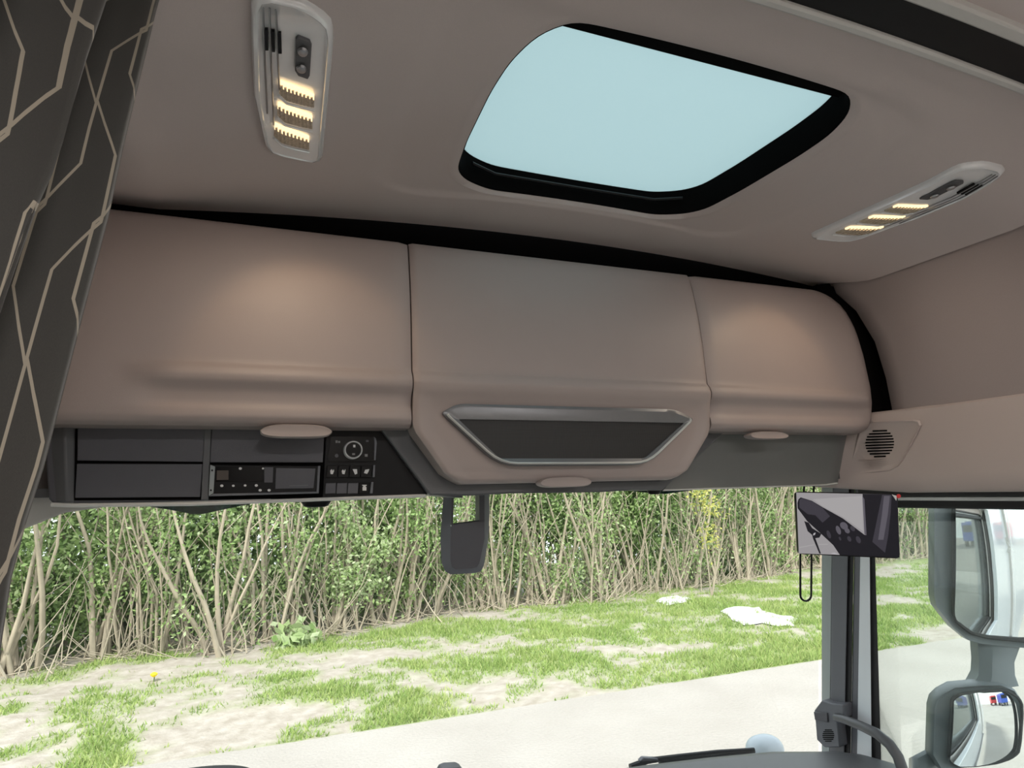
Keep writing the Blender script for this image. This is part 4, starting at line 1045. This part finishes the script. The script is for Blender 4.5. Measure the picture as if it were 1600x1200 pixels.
# ------------------------------------------------------------------ thicket
def base_line(x): return interp(x, [-8, -4.7, -3.8, -1.8, .1, 2.5, 5, 6.6, 9.7, 12, 16.5, 20.5, 30], [13.5, 13.7, 14.0, 13.8, 14.4, 15.2, 15.7, 15.2, 15.5, 15.9, 17.5, 17.3, 17.0])
def stem_path(bx, by, h, lean, wob, seg=7):
    p = np.array([bx, by, gz(bx, by) - .05]); d = np.array([lean[0], lean[1], 1.0]); out = [p]
    for k in range(seg):
        d = d + np.array([random.gauss(0, wob), random.gauss(0, wob * .7), 0]); d[2] = max(d[2], .55)
        p = p + d / np.linalg.norm(d) * h / seg; out.append(p)
    return out
def leaves(name, parent, centres, n, spread, size, tint, mat=LEAF):
    ctr = np.array(centres)[rng.integers(0, len(centres), n)] + rng.normal(0, 1, (n, 3)) * np.array(spread)
    ctr[:, 2] = np.maximum(ctr[:, 2], GZ + .06)
    a = rng.normal(0, 1, (n, 3)); a /= np.linalg.norm(a, axis=1)[:, None]; b = rng.normal(0, 1, (n, 3)); b -= (a * b).sum(1)[:, None] * a; b /= np.linalg.norm(b, axis=1)[:, None]
    L = rng.uniform(size * .6, size * 1.3, n)[:, None]; W = L * .5
    v = np.empty((n, 4, 3)); v[:, 0] = ctr - a * L; v[:, 1] = ctr + b * W; v[:, 2] = ctr + a * L; v[:, 3] = ctr - b * W
    me = bpy.data.meshes.new(name); me.from_pydata((v.reshape(-1, 3) - origin_of(parent)).tolist(), [], np.arange(4 * n).reshape(-1, 4).tolist()); me.materials.append(mat)
    t = np.clip(rng.normal(tint, .2, n), 0, 1); at = me.attributes.new('tint', 'FLOAT', 'POINT'); at.data.foreach_set('value', np.repeat(t, 4))
    o = bpy.data.objects.new(name, me); COL.objects.link(o); o.parent = parent; return o

def zone(x, y):
    v = np.array([x, y, -1.5]) - CAM; px = 800 + FPX * (v @ _rt) / (v @ _fw)
    if px < 690: return 'bare-stemmed leafy shrub in the thicket left of the hanging camera housing', 'thicket shrubs left of the camera housing'
    if px < 1285: return 'bare-stemmed leafy shrub in the thicket between camera housing and pillar', 'thicket shrubs right of the camera housing'
    return 'bare-stemmed leafy shrub in the thicket seen through the passenger door window', 'thicket shrubs behind the passenger window'
xs_ = list(np.arange(-7.5, 29, .78))
for i, bx0 in enumerate(xs_):
    bx = bx0 + random.uniform(-.25, .25); by = base_line(bx) + random.uniform(-.15, .6)
    lab, grp = zone(bx, by)
    t = thing('thicket_shrub', lab, 'shrub', (bx, by, gz(bx, by)), grp)
    ns = random.randint(5, 8); paths = []
    for k in range(ns):
        h = random.uniform(3.4, 5.0); sx = bx + random.gauss(0, .22); sy = by + random.gauss(0, .15)
        pth = stem_path(sx, sy, h, (random.gauss(0, .16), random.gauss(0, .1)), .10)
        r0 = random.choice((.022, .028, .035, .045, .058)); rad = [r0 * (1 - .75 * q / (len(pth) - 1)) for q in range(len(pth))]
        obj('stem', MB().tube(pth, rad, 6), BARK, t, smooth=60, recalc=False); paths.append(pth)
    m = MB()
    for k in range(40):
        p = random.choice(paths); q = random.random() ** 1.3 * (len(p) - 1.01); j = int(q); b0 = lerp(p[j], p[j + 1], q - j)
        if random.random() < .35: b0 = np.array([bx + random.gauss(0, .45), by + random.gauss(0, .3), gz(bx, by)])
        d = np.array([random.gauss(0, .36), random.gauss(0, .25), random.uniform(.5, 1.2)]); L = random.uniform(.6, 2.2); pp = [b0]
        for s_ in range(3): d = d + np.array([random.gauss(0, .15), random.gauss(0, .1), 0]); pp.append(pp[-1] + d / np.linalg.norm(d) * L / 3)
        r = random.uniform(.007, .016); m.tube(pp, [r, r * .8, r * .6, r * .35], 4, caps=False)
    for k in range(14):      # litter of dead twigs at the foot
        b0 = np.array([bx + random.gauss(0, .5), by + random.gauss(-.1, .2), gz(bx, by) + .03]); d = np.array([random.gauss(0, 1), random.gauss(0, .4), abs(random.gauss(0, .35))]); L = random.uniform(.3, .9)
        m.tube([b0, b0 + d / np.linalg.norm(d) * L * .5, b0 + d / np.linalg.norm(d) * L + np.array([0, 0, .05])], [.010, .008, .004], 4, caps=False)
    o = obj('twigs', m, TWIG, t, smooth=0, recalc=False); tag(o, kind='stuff')
    cs = []
    for k in range(12):
        p = random.choice(paths); q = random.uniform(.12, 1) * (len(p) - 1.01); j = int(q); cs.append(lerp(p[j], p[j + 1], q - j) + np.array([random.gauss(0, .2), random.gauss(.15, .2), 0]))
    o = leaves('foliage', t, cs, 1500, (.24, .2, .30), .05, random.uniform(.5, .75)); tag(o, kind='stuff')
def sapling(px, py, lab, clusters, n, size, tint, mat=LEAF):
    b = atZ(px, py, GZ); d = b[1]; t = thing('sapling', lab, 'sapling', (b[0], b[1], GZ))
    cs = [atY(x, y, d + random.uniform(-.2, .2)) for x, y in clusters]
    for c in cs[::2]: obj('stem', MB().tube([b, lerp(b, c, .5) + np.array([random.gauss(0, .08), 0, 0]), c], [.02, .015, .006], 5), BARK, t, recalc=False)
    o = leaves('foliage', t, cs, n, (.16, .14, .16), size, tint, mat); tag(o, kind='stuff')
sapling(560, 988, 'bright green young sapling in front of the stems, left of the camera housing', [(540, 800), (560, 830), (535, 860), (575, 870), (545, 900), (600, 850), (560, 920), (530, 925), (590, 905)], 1900, .055, .85)
YELLOW_LEAF = tint_mat('yellow_leaf', [(.35, .38, .08), (.50, .50, .14), (.60, .58, .25)], .6, .4)
sapling(1112, 935, 'yellow-green sapling standing out of the thicket left of the monitor', [(1090, 775), (1105, 790), (1115, 800), (1108, 830), (1112, 845), (1100, 765)], 420, .05, .5, YELLOW_LEAF)
sapling(455, 1012, 'low broad-leaved weed growing at the foot of the thicket', [(445, 1000), (455, 992), (470, 998), (485, 1002), (462, 1006)], 160, .12, .75)
# dense back row
for i, bx0 in enumerate(np.arange(-7.5, 33, 1.15)):
    bx = bx0 + random.uniform(-.3, .3); by = base_line(bx) + random.uniform(1.2, 2.2)
    t = thing('leafy_bush', 'dense green bush closing the thicket from behind', 'bush', (bx, by, gz(bx, by)), 'bushes behind the bare stems')
    m = MB()
    for k in range(6): m.tube(stem_path(bx + random.gauss(0, .4), by + random.gauss(0, .2), random.uniform(4, 5.6), (random.gauss(0, .15), 0), .1, 6), [.05, .045, .04, .035, .03, .02, .01], 5, caps=False)
    obj('stems', m, BARK, t, smooth=60, recalc=False)
    cs = [(bx + random.gauss(0, .6), by + random.gauss(0, .35), GZ + .3 + random.random() * 5.0) for k in range(26)]
    o = leaves('foliage', t, cs, 6800, (.38, .3, .38), .085, random.uniform(.3, .5)); tag(o, kind='stuff')

# vehicles standing far behind, seen only in the mirrors
def far_truck(x, y, mat, lab):
    t = thing('parked_truck', lab, 'truck', (x, y, GZ))
    mb = MB(); mb.box((x - 1.2, y - 1, GZ + .9), (x + 1.2, y + 1, GZ + 3.6)); obj('cab', mb, mat, t, bevel=.15)
    mb = MB(); mb.box((x - 1.0, y + .98, GZ + 2.2), (x + 1.0, y + 1.03, GZ + 3.2)); obj('windscreen', mb, BLACK, t)
    mb = MB(); mb.box((x - 1.2, y - 7, GZ + 1.0), (x + 1.2, y - 1.2, GZ + 3.8)); obj('load_box', mb, mat, t)
    for sx in (-1, 1):
        for yy in (0, -3, -5.5):
            mb = MB(); mb.loft([[(x + sx * (1.15 - w), y + yy + .5 * math.cos(a), GZ + .5 + .5 * math.sin(a)) for a in np.linspace(0, 6.283, 18, endpoint=False)] for w in (0, .3)]); obj('wheel', mb, RUBBER, t)
far_truck(9, -30, BLUE, 'blue truck parked far behind, visible in the lower mirror')
far_truck(6.2, -38, RED, 'red truck parked far behind, visible in the lower mirror')

# ------------------------------------------------------------------ lift everything so that the yard lies at z = 0
for o in list(scene.objects):
    if o.parent is None and o is not cam and o.type in {'MESH', 'EMPTY'}:
        o.location.z += EYE
